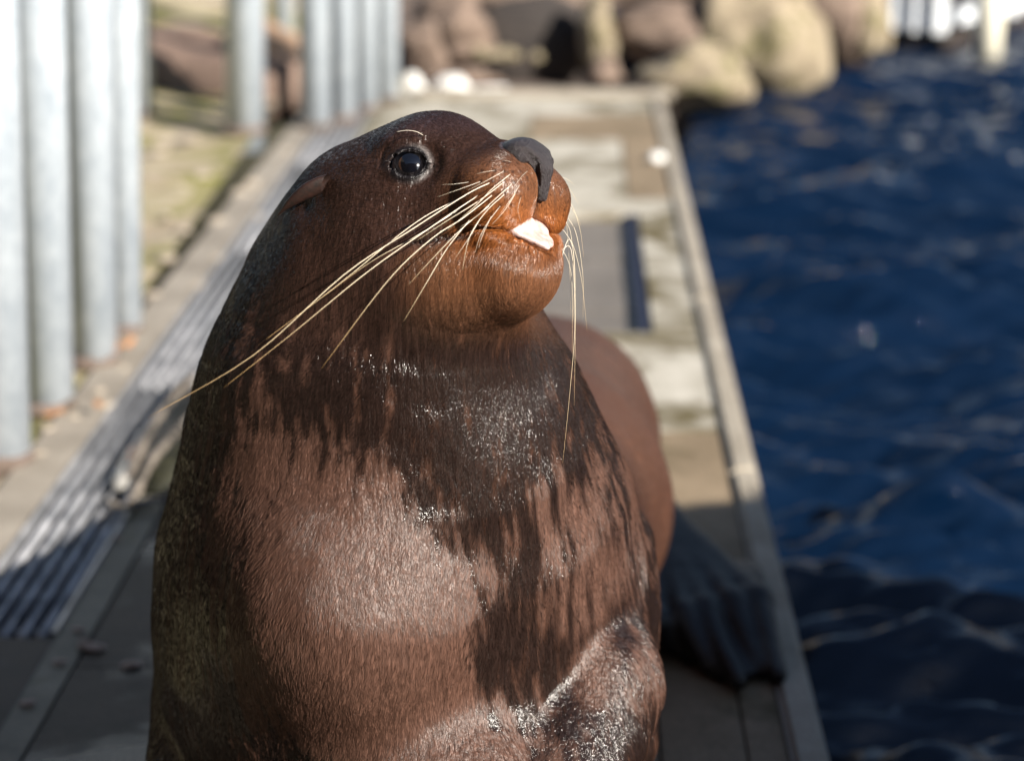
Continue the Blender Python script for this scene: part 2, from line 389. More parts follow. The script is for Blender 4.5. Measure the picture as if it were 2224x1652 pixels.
def coat(P, nrm, fine=True):
    """pigment + wetness + some painted shade: returns rgb, wet 0..1"""
    q = loc(P); f, u, n = q[:, 0], q[:, 1], np.abs(q[:, 2])
    B = lambda *c: np.tile(np.array(c, float), (len(P), 1))
    S = P * np.array([1, 1, .16])         # streaked down the coat
    st = .35 * vnoise(S, 120, 2) + .4 * vnoise(S, 300, 4) + .25 * vnoise(P * [1, 1, .3], 620, 8)
    S2 = P * np.array([1, 1, .10]); st2 = .45 * vnoise(S2, 260, 12) + .35 * vnoise(S2, 520, 14) + .2 * vnoise(P, 40, 18)
    big = fbm(P, 7, 3, 12)
    if not fine: st = .3 * st + .35
    sn = (st2 - .5) / .13; bn = (big - .5) / .12
    wv = P + .012 * (vnoise(P, 16, 51) - .5)[:, None] * np.array([1, 0, 0]); mn_ = (.6 * vnoise(wv * [1, 1, .13], 95, 52) + .4 * vnoise(wv * [1, 1, .15], 180, 53) - .5) / .14
    if not fine: sn = 0 * sn
    x, y, z = P.T
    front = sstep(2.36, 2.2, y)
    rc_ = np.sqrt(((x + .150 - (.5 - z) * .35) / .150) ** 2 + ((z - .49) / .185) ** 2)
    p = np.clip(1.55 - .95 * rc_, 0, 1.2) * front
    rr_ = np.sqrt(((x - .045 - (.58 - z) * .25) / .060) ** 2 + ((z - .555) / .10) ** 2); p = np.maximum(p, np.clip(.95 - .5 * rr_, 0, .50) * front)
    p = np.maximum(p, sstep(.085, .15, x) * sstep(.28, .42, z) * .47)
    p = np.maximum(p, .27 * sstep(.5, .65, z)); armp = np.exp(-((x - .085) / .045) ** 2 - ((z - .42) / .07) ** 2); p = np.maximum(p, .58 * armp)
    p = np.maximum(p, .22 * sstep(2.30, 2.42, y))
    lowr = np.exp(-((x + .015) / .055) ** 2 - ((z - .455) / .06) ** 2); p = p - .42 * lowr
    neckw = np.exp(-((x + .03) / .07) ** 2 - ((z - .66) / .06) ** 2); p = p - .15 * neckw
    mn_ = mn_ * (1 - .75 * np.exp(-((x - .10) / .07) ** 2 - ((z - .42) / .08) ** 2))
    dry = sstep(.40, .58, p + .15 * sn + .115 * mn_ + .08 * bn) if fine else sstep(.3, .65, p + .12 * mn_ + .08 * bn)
    rgb = B(.015, .0085, .0068) * (.7 + .6 * st)[:, None]  # dark wet tone, also painting in the body's shade on the left
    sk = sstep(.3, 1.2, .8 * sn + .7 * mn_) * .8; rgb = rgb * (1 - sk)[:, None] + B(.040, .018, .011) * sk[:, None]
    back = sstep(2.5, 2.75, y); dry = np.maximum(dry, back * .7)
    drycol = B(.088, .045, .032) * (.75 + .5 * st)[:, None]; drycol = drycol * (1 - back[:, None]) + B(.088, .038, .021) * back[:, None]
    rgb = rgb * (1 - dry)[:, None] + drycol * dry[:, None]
    # head
    hd = sstep(-16, -9, u) * sstep(-9, 0, f) * (np.linalg.norm(q, axis=1) < 34)
    hs = .5 * fbm(P, 60, 3, 21) + .5 * fbm(P, 18, 2, 22)
    hc = B(.034, .0172, .0125) * (.7 + .6 * hs)[:, None]
    top = sstep(5.5, 8.5, u); hc = hc * (1 - top)[:, None] + B(.036, .021, .021) * top[:, None]  # purplish crown: sky sheen painted into the coat colour
    jaw = sstep(8, 15, f) * sstep(-3.5, -6, u); hc = hc * (1 - .8 * jaw)[:, None] + (B(.125, .055, .027) * (.7 + .6 * hs)[:, None]) * (.8 * jaw)[:, None]
    muz = sstep(13, 19, f) * sstep(4.5, 1, u); hc = hc * (1 - .7 * muz)[:, None] + (B(.150, .064, .031) * (.7 + .6 * hs)[:, None]) * (.7 * muz)[:, None]
    lip = np.exp(-((u + 4.2) / 2.6) ** 2) * sstep(14, 18.5, f); hc = hc * (1 - .85 * lip)[:, None] + B(.31, .10, .024) * (.85 * lip)[:, None]
    ln = np.exp(-((u + 4.3) / .28) ** 2) * sstep(9, 12, f) * sstep(19, 16, f) ; hc = hc * (1 - .85 * ln)[:, None] + B(.012, .008, .008) * (.85 * ln)[:, None]
    mo = (f > 16.5) & (mouth_reg(u, q[:, 2]) < -.05) & (head_raw(q) < -.25)
    ph = np.exp(-(n / .22) ** 2) * sstep(19, 20, f) * sstep(-4, -3, u) * sstep(.5, -.4, u); hc = hc * (1 - .8 * ph)[:, None] + B(.02, .012, .012) * (.8 * ph)[:, None]
    # follicle dots in rows on the whisker pads
    dot = np.zeros(len(P)); mz = np.nonzero((f > 12) & (u > -5) & (u < 4))[0]
    for sp_ in SPOTS:
        dd = ((P[mz] - sp_) ** 2).sum(1); dot[mz] = np.maximum(dot[mz], np.exp(-dd / .0019 ** 2))
    hc = hc * (1 - .85 * dot)[:, None] + B(.015, .008, .007) * (.85 * dot)[:, None]
    e = q.copy(); e[:, 2] = np.abs(e[:, 2]); e = e - EYE; rr = np.sqrt((e @ EF / 1.1) ** 2 + (e @ EU) ** 2); fr = (e @ EOUT > -1)
    ey = sstep(2.45, 1.8, rr) * fr; fc = sstep(-.5, 1.6, e @ EF); hc = hc * (1 - .8 * ey)[:, None] + (B(.014, .011, .012) * (1 - fc)[:, None] + B(.16, .145, .14) * fc[:, None]) * (.8 * ey)[:, None]
    rim = sstep(1.95, 1.7, rr) * fr; hc = hc * (1 - rim)[:, None] + B(.010, .008, .009) * rim[:, None]
    rgb = rgb * (1 - hd)[:, None] + hc * hd[:, None]
    dry = dry * (1 - hd) + hd * (.45 + .5 * sstep(2.6, 2.1, rr) * fr)
    # bare black hind flipper
    fl = sstep(.19, .23, P[:, 0]) * sstep(.22, .15, P[:, 2]) * (P[:, 1] > 2.6)
    fl = np.maximum(fl, (P[:, 2] < .08) * 1.0)
    rgb = rgb * (1 - fl)[:, None] + B(.010, .009, .011) * fl[:, None]; dry = np.maximum(dry, fl)
    inm = mo
    rgb[inm] = (.10, .012, .010)
    return np.clip(rgb, 0, 1), 1 - dry, fl, inm
G_ = grad(lambda P: SD(P, True), V, .001); NV = G_ / (np.linalg.norm(G_, axis=1)[:, None] + 1e-9)
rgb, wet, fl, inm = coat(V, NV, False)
# ------------------------------------------------------------------ animal materials
def skin_mat():
    m = NT('sea_lion_coat', .4); a = m.n('ShaderNodeAttribute', attribute_name='coat'); w = m.n('ShaderNodeAttribute', attribute_name='wet')
    v = m.coord((1, 1, .12)); v2 = m.coord((1, 1, 1))
    s1 = m.noise(v, 300, 3, .6); s2 = m.noise(v, 800, 2, .6); s3 = m.noise(v2, 420, 3, .7); s4 = m.noise(v, 110, 2, .5)
    c = m.mix(.6, a.outputs['Color'], m.ramp(s1, [(.3, (.12, .12, .12)), (.7, (.9, .9, .9))]), 'OVERLAY')
    m.color(c)
    wsum = m.n('ShaderNodeMath', {0: w.outputs['Fac'], 1: m.n('ShaderNodeMath', {0: s1, 1: .9}, operation='MULTIPLY').outputs[0]}, operation='ADD').outputs[0]
    mask = m.ramp(wsum, [(.85, (0, 0, 0)), (1.0, (1, 1, 1))])
    m.rgh(m.ramp(mask, [(0, (.40,) * 3), (1, (.17,) * 3)]))
    m.l(m.ramp(mask, [(0, (.38,) * 3), (1, (.45,) * 3)]), m.b.inputs['Specular IOR Level'])
    b1 = m.bump(s4, .45, .006); b2 = m.bump(s1, .6, .0026, b1); b3 = m.bump(s2, .4, .0010, b2); m.bump(s3, .25, .0006, b3)
    return m.m
def simple(name, c, rough=.5, **k):
    m = NT(name, rough, **k); m.b.inputs['Base Color'].default_value = (*c, 1); return m.m
SKIN = skin_mat()
sea = empty('sea_lion', (0, 2.3, 0), 'big brown sea lion sitting up on the deck, head turned right, tongue poking out', 'sea lion')
me = bpy.data.meshes.new('body'); me.from_pydata(V.tolist(), [], Fs); me.update()
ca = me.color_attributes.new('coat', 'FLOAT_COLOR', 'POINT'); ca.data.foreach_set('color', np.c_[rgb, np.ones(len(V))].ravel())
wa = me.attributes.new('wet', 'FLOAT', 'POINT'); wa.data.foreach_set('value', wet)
body = link('body', me, SKIN, None)
def adopt(o, p=None):
    o.parent = p or sea; o.matrix_parent_inverse = Matrix.Translation((0, -2.3, 0)) if not p else Matrix.Identity(4); return o
adopt(body)
print('body', len(V), time.time() - T0)

# eyes: dark ball under a clear bulge
def eye_mat():
    m = NT('eyeball', .10, Specular_IOR_Level=.6); c = m.coord((1, 1, 1), 'Object')
    g = m.n('ShaderNodeSeparateXYZ', {0: c}).outputs[2]
    r = m.ramp(g, [(0.0, (.30, .22, .18)), (.46, (.30, .22, .19)), (.50, (.050, .026, .017)), (.62, (.045, .021, .013)), (.66, (.003, .003, .004)), (1, (.003, .003, .005))])
    m.color(r); m.b.inputs['Coat Weight'].default_value = 1; m.b.inputs['Coat Roughness'].default_value = .07
    return m.m
EYEM = eye_mat()
for sgn in (1, -1):
    cpos = EYE * (1, 1, sgn); out = EOUT * (1, 1, sgn)
    gaze = np.array([.88, .10, .47 * sgn]); gaze /= np.linalg.norm(gaze)
    zw = gaze @ HM; q4 = Vector(zw).to_track_quat('Z', 'Y')
    bm = bmesh.new(); bmesh.ops.create_uvsphere(bm, u_segments=48, v_segments=32, radius=1)
    for v_ in bm.verts:
        if v_.co.z > .6: v_.co *= 1 + .05 * (v_.co.z - .6) / .4
    e = bm_obj('eye', bm, EYEM, None, True)
    e.scale = (ER / 100,) * 3; e.rotation_mode = 'QUATERNION'; e.rotation_quaternion = q4; e.location = wld(cpos)
    adopt(e)

# nose leather
SLIT = []
def nose_sdf(P):
    q = loc(P); s = q.copy(); s[:, 2] = np.abs(s[:, 2]); f, u, n = s.T
    d = ell(s, (21.2, 3.9, 0), (3.1, 1.55, 2.9))
    d = smin(d, cap(s, (22.7, 3.6, .7), (23.0, 2.2, .2), 1.35, 1.1), .8)
    d = smin(d, cap(s, (23.0, 2.2, 0), (22.5, -.9, 0), 1.1, .55), .5)
    d = smin(d, cap(s, (20.6, 3.4, 2.1), (21.9, 2.9, 2.4), .6, .6), .7)      # wings
    for i in range(len(SLIT) - 1):
        d = smax(d, -cap(s, SLIT[i][0], SLIT[i + 1][0], SLIT[i][1] * 1.15, SLIT[i + 1][1] * 1.15), .08)
    d = d + .22 * np.exp(-(n / .16) ** 2) * (f > 20)
    d = smax(d, head_raw(q) - 1.1, .6); d = smax(d, -head_raw(q) - .7, .3)
    return d / 100 + (vnoise(P, 700, 3) - .5) * .0002
sl_ = []
for px_, py_, r_ in ((1136, 328, .14), (1150, 338, .30), (1161, 354, .34), (1167, 378, .26), (1171, 402, .12)):
    r0 = FW + RT * (px_ - 1112) / FPX + UPV * (826 - py_) / FPX; ts = np.linspace(1.85, 2.1, 400); dd = nose_sdf(CAM + ts[:, None] * r0); k_ = np.nonzero(dd < 0)[0]
    if len(k_):
        l_ = loc((CAM + ts[k_[0]] * r0)[None])[0]; l_[2] = abs(l_[2]); sl_.append((l_, r_))
SLIT.extend(sl_); print('slit', [tuple(np.round(a_[0], 1)) for a_ in SLIT])
nc = wld((22, 2.2, 0)); Vn, Fn = surface_nets(nose_sdf, nc - .055, nc + .055, .0011)
Vn = project(nose_sdf, Vn, 2, .0003)
nm = NT('nose_leather', .36); vv = nm.coord(); nm.color(nm.ramp(nm.noise(vv, 300, 4), [(.3, (.014, .010, .011)), (.7, (.042, .033, .035))])); nm.bump(nm.noise(vv, 260, 5, .75), 1.0, .0030)
adopt(link('nose', mesh_np('nose', Vn, Fn), nm.m))

# tongue tip
def tongue_sdf(P):
    q = loc(P); f, u, n = q.T
    raw = head_raw(q)
    a = (np.abs(n + .1) / np.where(n > 0, 3.8, 3.0)) ** 2.3
    reg = np.maximum(u - (-2.6 - 1.4 * a), (-6.3 + 2.1 * a + .3 * sstep(.1, 1.8, n) + .7 * sstep(0, -2.2, n)) - u)
    d = smax(raw + .16 - .55 * sstep(-4, -6.2, u) + .30 * np.exp(-((n + .4) / .3) ** 2) * sstep(-5.4, -6.2, u), reg, .45)
    d = smax(d, 17.2 - f, .3) + (vnoise(P, 130, 3) - .5) * .16 + (vnoise(P, 420, 3) - .5) * .05
    return d / 100
tc = wld((19.5, -4.8, 0)); Vt, Ft = surface_nets(tongue_sdf, tc - .05, tc + .05, .0014)
tm = NT('tongue', .35, Subsurface_Weight=.25); tm.b.inputs['Subsurface Radius'].default_value = (.01, .004, .003)
vv = tm.coord(); tm.color(tm.ramp(tm.noise(vv, 90, 4), [(.3, (.46, .28, .25)), (.7, (.66, .53, .49))])); tm.bump(tm.noise(vv, 800, 3, .7), .6, .0008)
adopt(link('tongue', mesh_np('tongue', project(tongue_sdf, Vt, 2, .0003), Ft), tm.m))

# ears: small rolled cones
earm = NT('ear_skin', .5); vv = earm.coord(); earm.color(earm.ramp(earm.noise(vv, 120, 4), [(.3, (.008, .005, .004)), (.7, (.034, .013, .009))])); earm.bump(earm.noise(vv, 500, 3), .4, .001)
for sgn in (1, -1):
    V_, F_ = [], []
    nl, na = 22, 20
    base = np.array([1.2, 3.2, 7.9]); tip = np.array([-4.4, .4, 9.6])
    for i in range(nl):
        t = i / (nl - 1)
        c0 = base * (1 - t) + tip * t + np.array([0, .35, .55]) * math.sin(math.pi * t)
        w = 1.35 * math.sin(math.pi * min(1, t * .55 + .36)) ** 1.0 * (1 - t ** 3) ** .6 + .02
        ax = np.array([0.45, .80, .15]); ay = np.array([.05, -.15, 1.0]); ax /= np.linalg.norm(ax); ay /= np.linalg.norm(ay)
        for j in range(na):
            a = 2 * math.pi * j / na
            rr = w * (1 - .38 * max(0, math.cos(a + 2.2)) ** 3)
            p = c0 + ax * math.cos(a) * rr * .85 + ay * math.sin(a) * rr * .55
            V_.append(wld(p * (1, 1, sgn)))
    for i in range(nl - 1):
        for j in range(na): F_.append((i * na + j, i * na + (j + 1) % na, (i + 1) * na + (j + 1) % na, (i + 1) * na + j))
    F_.append(tuple((nl - 1) * na + j for j in range(na)))
    adopt(link('ear', mesh_np('ear', V_, F_), earm.m))

# whiskers: traced roots, each sprouting out of the pad and sagging
wm = NT('whisker', .32, Specular_IOR_Level=.6); wm.b.inputs['Transmission Weight'].default_value = .0
wa_ = wm.n('ShaderNodeAttribute', attribute_name='along'); wm.color(wm.ramp(wa_.outputs['Fac'], [(0, (.62, .55, .46)), (.45, (.72, .62, .44)), (1, (.62, .38, .15))]))
wm.b.inputs['Subsurface Weight'].default_value = 0
near_w = [  # pixel path, thickness mm, outward bow m
    ([(1558, 480), (1420, 555), (1330, 600)], .55, .012), ([(1482, 547), (1320, 627), (1000, 832), (560, 1125), (0, 1622), (-657, 2010)], 1.0, .065),
    ([(1322, 630), (1000, 805), (520, 1190), (30, 1560)], .8, .05), ([(1405, 625), (1100, 830), (700, 1112), (250, 1480), (-186, 1825)], .95, .06),
    ([(1290, 712), (1000, 890), (720, 1050), (420, 1270)], .6, .035), ([(1492, 622), (1300, 772), (1100, 905), (830, 1165), (420, 1706)], .9, .055),
    ([(1413, 545), (1290, 590), (1140, 643)], .5, .01), ([(1338, 550), (1250, 562), (1165, 565)], .4, .008), ([(1500, 478), (1440, 486), (1380, 500)], .4, .008),
    ([(1610, 487), (1480, 592), (1385, 690), (1200, 850)], .8, .03), ([(1614, 550), (1470, 682), (1380, 765), (1280, 830)], .8, .025),
    ([(1562, 620), (1440, 735), (1340, 890), (1295, 1095)], .85, .035), ([(1470, 690), (1280, 850), (1100, 1035), (960, 1187)], .75, .03),
    ([(1345, 778), (1200, 962), (1080, 1162), (932, 1412)], .8, .045), ([(1535, 692), (1450, 805), (1400, 900), (1375, 985)], .6, .02),
    ([(1627, 615), (1560, 722), (1480, 812)], .6, .018), ([(1478, 755), (1420, 880), (1395, 960)], .55, .018), ([(1410, 770), (1330, 905), (1250, 1022)], .6, .025),
    ([(1557, 547), (1400, 665), (1200, 790), (1010, 915)], .85, .03), ([(1655, 560), (1600, 650), (1520, 760)], .5, .015), ([(1700, 480), (1660, 520), (1600, 600)], .35, .01),
    ([(1658, 640), (1640, 720), (1655, 790)], .35, .012), ([(1530, 400), (1510, 396), (1490, 397)], .3, .005), ([(1600, 427), (1570, 418), (1540, 418)], .3, .005)]
for pts, th, bow in near_w:
    pp = [K(*p) for p in pts]
    t = raymarch(*pp[0]) or 2.0
    n_ = 26; P2 = spline(pp, n_); L = np.r_[0, np.cumsum(np.linalg.norm(np.diff(P2, axis=0), axis=1))]; s = L / L[-1]
    D = t - .0 - bow * np.sin(np.pi * np.minimum(s * .62, .5)) * 1.0
    for i in range(1, n_):
        tt = raymarch(*P2[i]) if i % 3 == 0 else None
        if tt is not None and D[i] > tt - .004 - .012 * s[i]: D[i:] -= D[i] - (tt - .004 - .012 * s[i])
    D[0] = t + .004
    Dk = np.convolve(np.r_[D[0], D, D[-1]], [.25, .5, .25], 'valid'); D[1:] = Dk[1:]
    P3 = [W(x, y, d) for (x, y), d in zip(P2, D)]
    rad = [th * .00052 * (1 - .80 * a ** 1.3) for a in s]
    me = tube_mesh('whisker', P3, rad, 6)
    at = me.attributes.new('along', 'FLOAT', 'POINT'); at.data.foreach_set('value', np.repeat(s * min(1, L[-1] / 350), 6))
    adopt(link('whisker', me, wm.m))
far_w = [([(1225, 566), (1240, 520), (1262, 600), (1275, 718)], .7), ([(1228, 545), (1246, 545), (1250, 700), (1238, 850), (1222, 1005)], .8),
         ([(1230, 530), (1243, 600), (1243, 768)], .6), ([(1232, 470), (1252, 510), (1266, 600), (1266, 690)], .7), ([(1225, 495), (1246, 540), (1250, 640), (1249, 760), (1247, 880)], .7),
         ([(1230, 440), (1250, 465), (1262, 490)], .5), ([(1221, 395), (1238, 412), (1256, 442)], .55), ([(1222, 385), (1236, 392), (1248, 403)], .45),
         ([(1226, 430), (1244, 450), (1260, 500), (1268, 560)], .6), ([(1228, 480), (1240, 510), (1248, 600), (1244, 700)], .6), ([(1215, 500), (1228, 470), (1233, 520), (1238, 600), (1240, 690)], .5)]
for pts, th in far_w:
    n_ = 22; P2 = spline(pts, n_); s = np.linspace(0, 1, n_)
    t = None; x0, y0 = pts[0]
    while t is None and x0 > 1150: t = raymarch(x0, y0); x0 -= 4
    t = t or 2.0; P2 = P2 + (np.array([x0 + 4, y0]) - P2[0])[None] * ((1 - s) ** 3)[:, None]
    P3 = [W(x, y, t + .012 + .02 * a) for (x, y), a in zip(P2, s)]; P3[0] = W(x0 + 1, y0, t + .004)
    rad = [th * .00045 * (1 - .8 * a ** 1.3) for a in s]
    me = tube_mesh('whisker', P3, rad, 6)
    at = me.attributes.new('along', 'FLOAT', 'POINT'); at.data.foreach_set('value', np.repeat(s * .8, 6))
    adopt(link('whisker', me, wm.m))
pp = spline([K(1055, 262), K(1010, 238), K(950, 230), K(890, 238)], 14)
t = raymarch(*pp[0]) or 2.0
adopt(link('brow_whisker', tube_mesh('w', [W(x, y, t - .02 * a ** 1.0 * 1.2 + (.003 if i == 0 else 0)) for i, ((x, y), a) in enumerate(zip(pp, np.linspace(0, 1, 14)))], [.0004 * (1 - .7 * a) for a in np.linspace(0, 1, 14)], 5), wm.m))
print('whiskers', time.time() - T0)

# short fur lying along the coat
FUR = True
if FUR:
    # triangulate faces, area weights
    tri = np.array([(f[0], f[i], f[i + 1]) for f in Fs for i in range(1, len(f) - 1)])
    A, B_, C_ = V[tri[:, 0]], V[tri[:, 1]], V[tri[:, 2]]
    cr = np.cross(B_ - A, C_ - A); ar = np.linalg.norm(cr, axis=1) / 2; ctr = (A + B_ + C_) / 3; nn = cr / (2 * ar[:, None] + 1e-12)
    vd = CAM - ctr; vd /= np.linalg.norm(vd, axis=1)[:, None]; q = loc(ctr)
    wgt = ar * ((nn * vd).sum(1) > -.45) * (ctr[:, 1] < 3.5) * (ctr[:, 2] > .09)
    hb = (np.linalg.norm(q, axis=1) < 30)
    muz = (q[:, 0] > 12) & (q[:, 1] > -14) & hb
    wgt = wgt * np.where(muz, 3.2, np.where(hb, 1.6, 1)) * np.where(ctr[:, 1] > 2.55, .25, 1)
    ecl = q.copy(); ecl[:, 2] = np.abs(ecl[:, 2]); ecl = ecl - EYE
    wgt = wgt * (np.sqrt((ecl @ EF / 1.25) ** 2 + (ecl @ EU) ** 2 + 0 * ecl[:, 0]) > 1.6)
    wgt = wgt * (nose_sdf(ctr) > .0015)
    _, wc_, fl_, inm_ = coat(ctr, nn); wgt = wgt * np.where(hb, 1, 1 - .5 * wc_) * (fl_ < .5) * (~inm_); dmin = np.full(len(ctr), 1.0)
    for sp_ in SPOTS: dmin = np.minimum(dmin, ((ctr - sp_) ** 2).sum(1))
    wgt = wgt * np.where(dmin < .0022 ** 2, .12, 1)
    NH = 400000
    pick = rng.choice(len(tri), NH, p=wgt / wgt.sum())
    a, b = rng.random(NH), rng.random(NH); k = a + b > 1; a[k], b[k] = 1 - a[k], 1 - b[k]
    R0 = A[pick] + a[:, None] * (B_[pick] - A[pick]) + b[:, None] * (C_[pick] - A[pick])
    NRM = NV[tri[pick, 0]] * (1 - a - b)[:, None] + NV[tri[pick, 1]] * a[:, None] + NV[tri[pick, 2]] * b[:, None]
    NRM /= np.linalg.norm(NRM, axis=1)[:, None]
    D1 = flow_dir(R0, NRM)
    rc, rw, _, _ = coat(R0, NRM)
    qh = loc(R0); isl = np.exp(-((qh[:, 1] + 5.2) / 2.2) ** 2) * sstep(15, 19, qh[:, 0])
    ln = np.where(np.linalg.norm(qh, axis=1) < 30, .0045, .0072) * (.6 + .8 * rng.random(NH)) * (1 + .9 * isl)
    ln = ln * np.where(qh[:, 0] > 12, .8, 1)
    lift = (.10 + .16 * rng.random(NH) + .10 * (1 - rw) + .40 * isl)
    jit = (rng.random((NH, 3)) - .5) * .30
    D1 = D1 + jit; D1 -= NRM * (D1 * NRM).sum(1)[:, None]; D1 /= np.linalg.norm(D1, axis=1)[:, None]
    npt = 4; PTS = np.zeros((NH, npt, 3))
    for i in range(npt):
        s = i / (npt - 1)
        PTS[:, i] = R0 + D1 * (ln * s)[:, None] + NRM * (ln * lift * (s - .45 * s * s) - .0002)[:, None]
    hc = bpy.data.hair_curves.new('fur'); hc.add_curves([npt] * NH)
    hc.attributes['position'].data.foreach_set('vector', PTS.ravel())
    ra = hc.attributes.new('radius', 'FLOAT', 'POINT')
    base_r = np.where(np.linalg.norm(qh, axis=1) < 30, .00012, .00014) * (.7 + .6 * rng.random(NH)) * (.8 + .5 * rw)
    ra.data.foreach_set('value', (base_r[:, None] * np.array([1, .9, .65, .15])[None]).ravel())
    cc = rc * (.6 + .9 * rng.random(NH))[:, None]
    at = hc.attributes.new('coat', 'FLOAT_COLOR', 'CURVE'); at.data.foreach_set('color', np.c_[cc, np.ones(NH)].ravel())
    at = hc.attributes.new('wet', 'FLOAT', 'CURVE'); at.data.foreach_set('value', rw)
    hm = NT('fur', .4); ha = hm.n('ShaderNodeAttribute', attribute_name='coat'); hm.color(ha.outputs['Color'])
    hw = hm.n('ShaderNodeAttribute', attribute_name='wet'); hm.rgh(hm.ramp(hw.outputs['Fac'], [(0, (.29,) * 3), (1, (.16,) * 3)]))
    hc.materials.append(hm.m)
    fo = bpy.data.objects.new('fur', hc); COL.objects.link(fo); adopt(fo); tag(fo, kind='stuff')
    print('fur', time.time() - T0)

# ------------------------------------------------------------------ deck
AX = np.array([.03, 1, 0]); AX /= np.linalg.norm(AX); PX_ = np.array([AX[1], -AX[0], 0]); RZ = -math.atan2(AX[0], AX[1])
def edge_x(y): return .452 + .035 * (y - 2.55) + .0 * y
def dk(a, y, z=0): return Vector((a + .033 * (y - 2.5), y, z))      # a = x at y 2.5
WATER_Z = -.30
MAT_DECK = concrete('deck_concrete', (.13, .093, .052), (.27, .205, .135), (.065, .050, .016), .38, .0, 1.0, .8)
MAT_PALE = concrete('pale_concrete', (.26, .235, .185), (.50, .47, .41), (.10, .078, .032), .46, 0, 1.6, .8, 3.)
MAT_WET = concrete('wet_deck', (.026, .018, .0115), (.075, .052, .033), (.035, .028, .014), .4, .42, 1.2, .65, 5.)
MAT_KERB = concrete('kerb_concrete', (.20, .17, .13), (.38, .34, .28), (.20, .18, .09), .2, 0, 2.0, .8, 7.)
MAT_SIDE = concrete('quay_wall', (.045, .04, .035), (.10, .09, .075), (.02, .03, .015), .5, .4, 1.5, .5, 8.)
MAT_MOSS = concrete('mossy_ground', (.20, .15, .10), (.52, .44, .33), (.20, .185, .055), .5, 0, 1.6, .9, 11.)
MAT_PANEL = concrete('dark_panel', (.11, .095, .080), (.20, .175, .15), None, 0, .25, 2, .5, 13.)
MAT_SOIL = concrete('dark_soil', (.075, .055, .045), (.16, .12, .10), (.05, .035, .02), .4, 0, 1.4, .9, 17.)

# quay body (structure): one solid under the slabs
bm = bmesh.new()
def prism(bm, pts, z0, z1):
    lo = [bm.verts.new((p[0], p[1], z0)) for p in pts]; hi = [bm.verts.new((p[0], p[1], z1)) for p in pts]
    bm.faces.new(hi); bm.faces.new(lo[::-1]); n = len(pts)
    for i in range(n): bm.faces.new((lo[i], lo[(i + 1) % n], hi[(i + 1) % n], hi[i]))
prism(bm, [(-.73, -3), (edge_x(-3) - .02, -3), (edge_x(8.72) - .02, 8.72), (-.53, 8.72)], -1.2, -.035)
quay = tag(bm_obj('deck', bm, MAT_SIDE), kind='structure')
# slabs as parts of the deck, with recessed joints
random.seed(3)
def slab(a0, a1, y0, y1, mat, z=0, th=.03, name='slab'):
    bm = bmesh.new(); g = .0014
    pts = [dk(a0 + g, y0 + g), dk(a1 - g, y0 + g), dk(a1 - g, y1 - g), dk(a0 + g, y1 - g)]
    prism(bm, pts, z - th, z); top = [e for e in bm.edges if all(abs(v.co.z - z) < 1e-6 for v in e.verts)]
    bmesh.ops.bevel(bm, geom=top, offset=.0025, segments=2, affect='EDGES')
    o = bm_obj(name, bm, mat, quay); return o
KW = .055
right = .450
def kerb(y0, y1):
    bm = bmesh.new(); g = .003
    pts = [dk(right - KW, y0 + g), dk(right, y0 + g), dk(right, y1 - g), dk(right - KW, y1 - g)]
    prism(bm, pts, -.13, .012); top = [e for e in bm.edges if all(v.co.z > .011 for v in e.verts)]
    bmesh.ops.bevel(bm, geom=top, offset=.010, segments=3, affect='EDGES'); bm_obj('kerb', bm, MAT_KERB, quay)
ys = [-3, -1.5, 0, 1.2, 2.05, 2.86, 4.02, 4.66]
for i, y in enumerate(ys[:-1]):
    y1 = ys[i + 1]
    cols = [-.70, -.42, -.10, .21, .335, right - KW] if y < 2.8 else [-.70, -.30, .02, right - KW]
    for j in range(len(cols) - 1):
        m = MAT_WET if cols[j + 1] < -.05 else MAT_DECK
        if y > 3.9: m = MAT_PALE if cols[j] > -.5 else MAT_DECK
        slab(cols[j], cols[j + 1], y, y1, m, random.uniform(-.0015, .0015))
# pale frame round the recessed panel
HX0, HX1, HY0, HY1 = -.26, .275, 4.80, 6.20
slab(-.70, right - KW, 4.66, HY0, MAT_PALE); slab(HX1, right - KW, HY0, HY1, MAT_PALE); slab(-.70, HX0, HY0, HY1, MAT_PALE); slab(-.70, right - KW, HY1, 6.42, MAT_PALE)
pn = bmesh.new()
for k in range(5):
    y0 = HY0 + k * (HY1 - HY0) / 5; y1 = y0 + (HY1 - HY0) / 5
    slab(HX0, HX1, y0, y1, MAT_PANEL, -.024 + .001 * (k % 2), .012, 'hatch_board')
MAT_RECESS_SHADE = simple('hatch_shade_strip', (.012, .015, .035), .5)  # dark blue strip painted in place of the recess wall's shadow
bm = bmesh.new(); prism(bm, [dk(HX1 - .03, HY0 + .01), dk(HX1 - .006, HY0 + .01), dk(HX1 - .006, HY1 - .01), dk(HX1 - .03, HY1 - .01)], -.022, -.002); bm_obj('hatch_shade_strip', bm, MAT_RECESS_SHADE, quay)
# far deck, patchy, mossy
for i, (a0, a1, y0, y1, mt) in enumerate([(-.70, -.1, 6.42, 7.3, MAT_PALE), (-.1, .25, 6.42, 6.75, MAT_PALE), (.25, right - KW, 6.42, 7.5, MAT_DECK), (-.1, .25, 6.75, 7.5, MAT_PALE),
                                          (-.70, -.1, 7.3, 8.3, MAT_PALE), (-.1, right - KW, 7.5, 8.05, MAT_DECK), (-.1, right - KW, 8.05, 8.3, MAT_PALE), (-.70, right - KW, 8.3, 8.72, MAT_PALE)]):
    slab(a0, a1, y0, y1, mt, .001 * (i % 3))
for y in np.arange(-3, 8.7, 1.35): kerb(y, min(y + 1.35, 8.72))
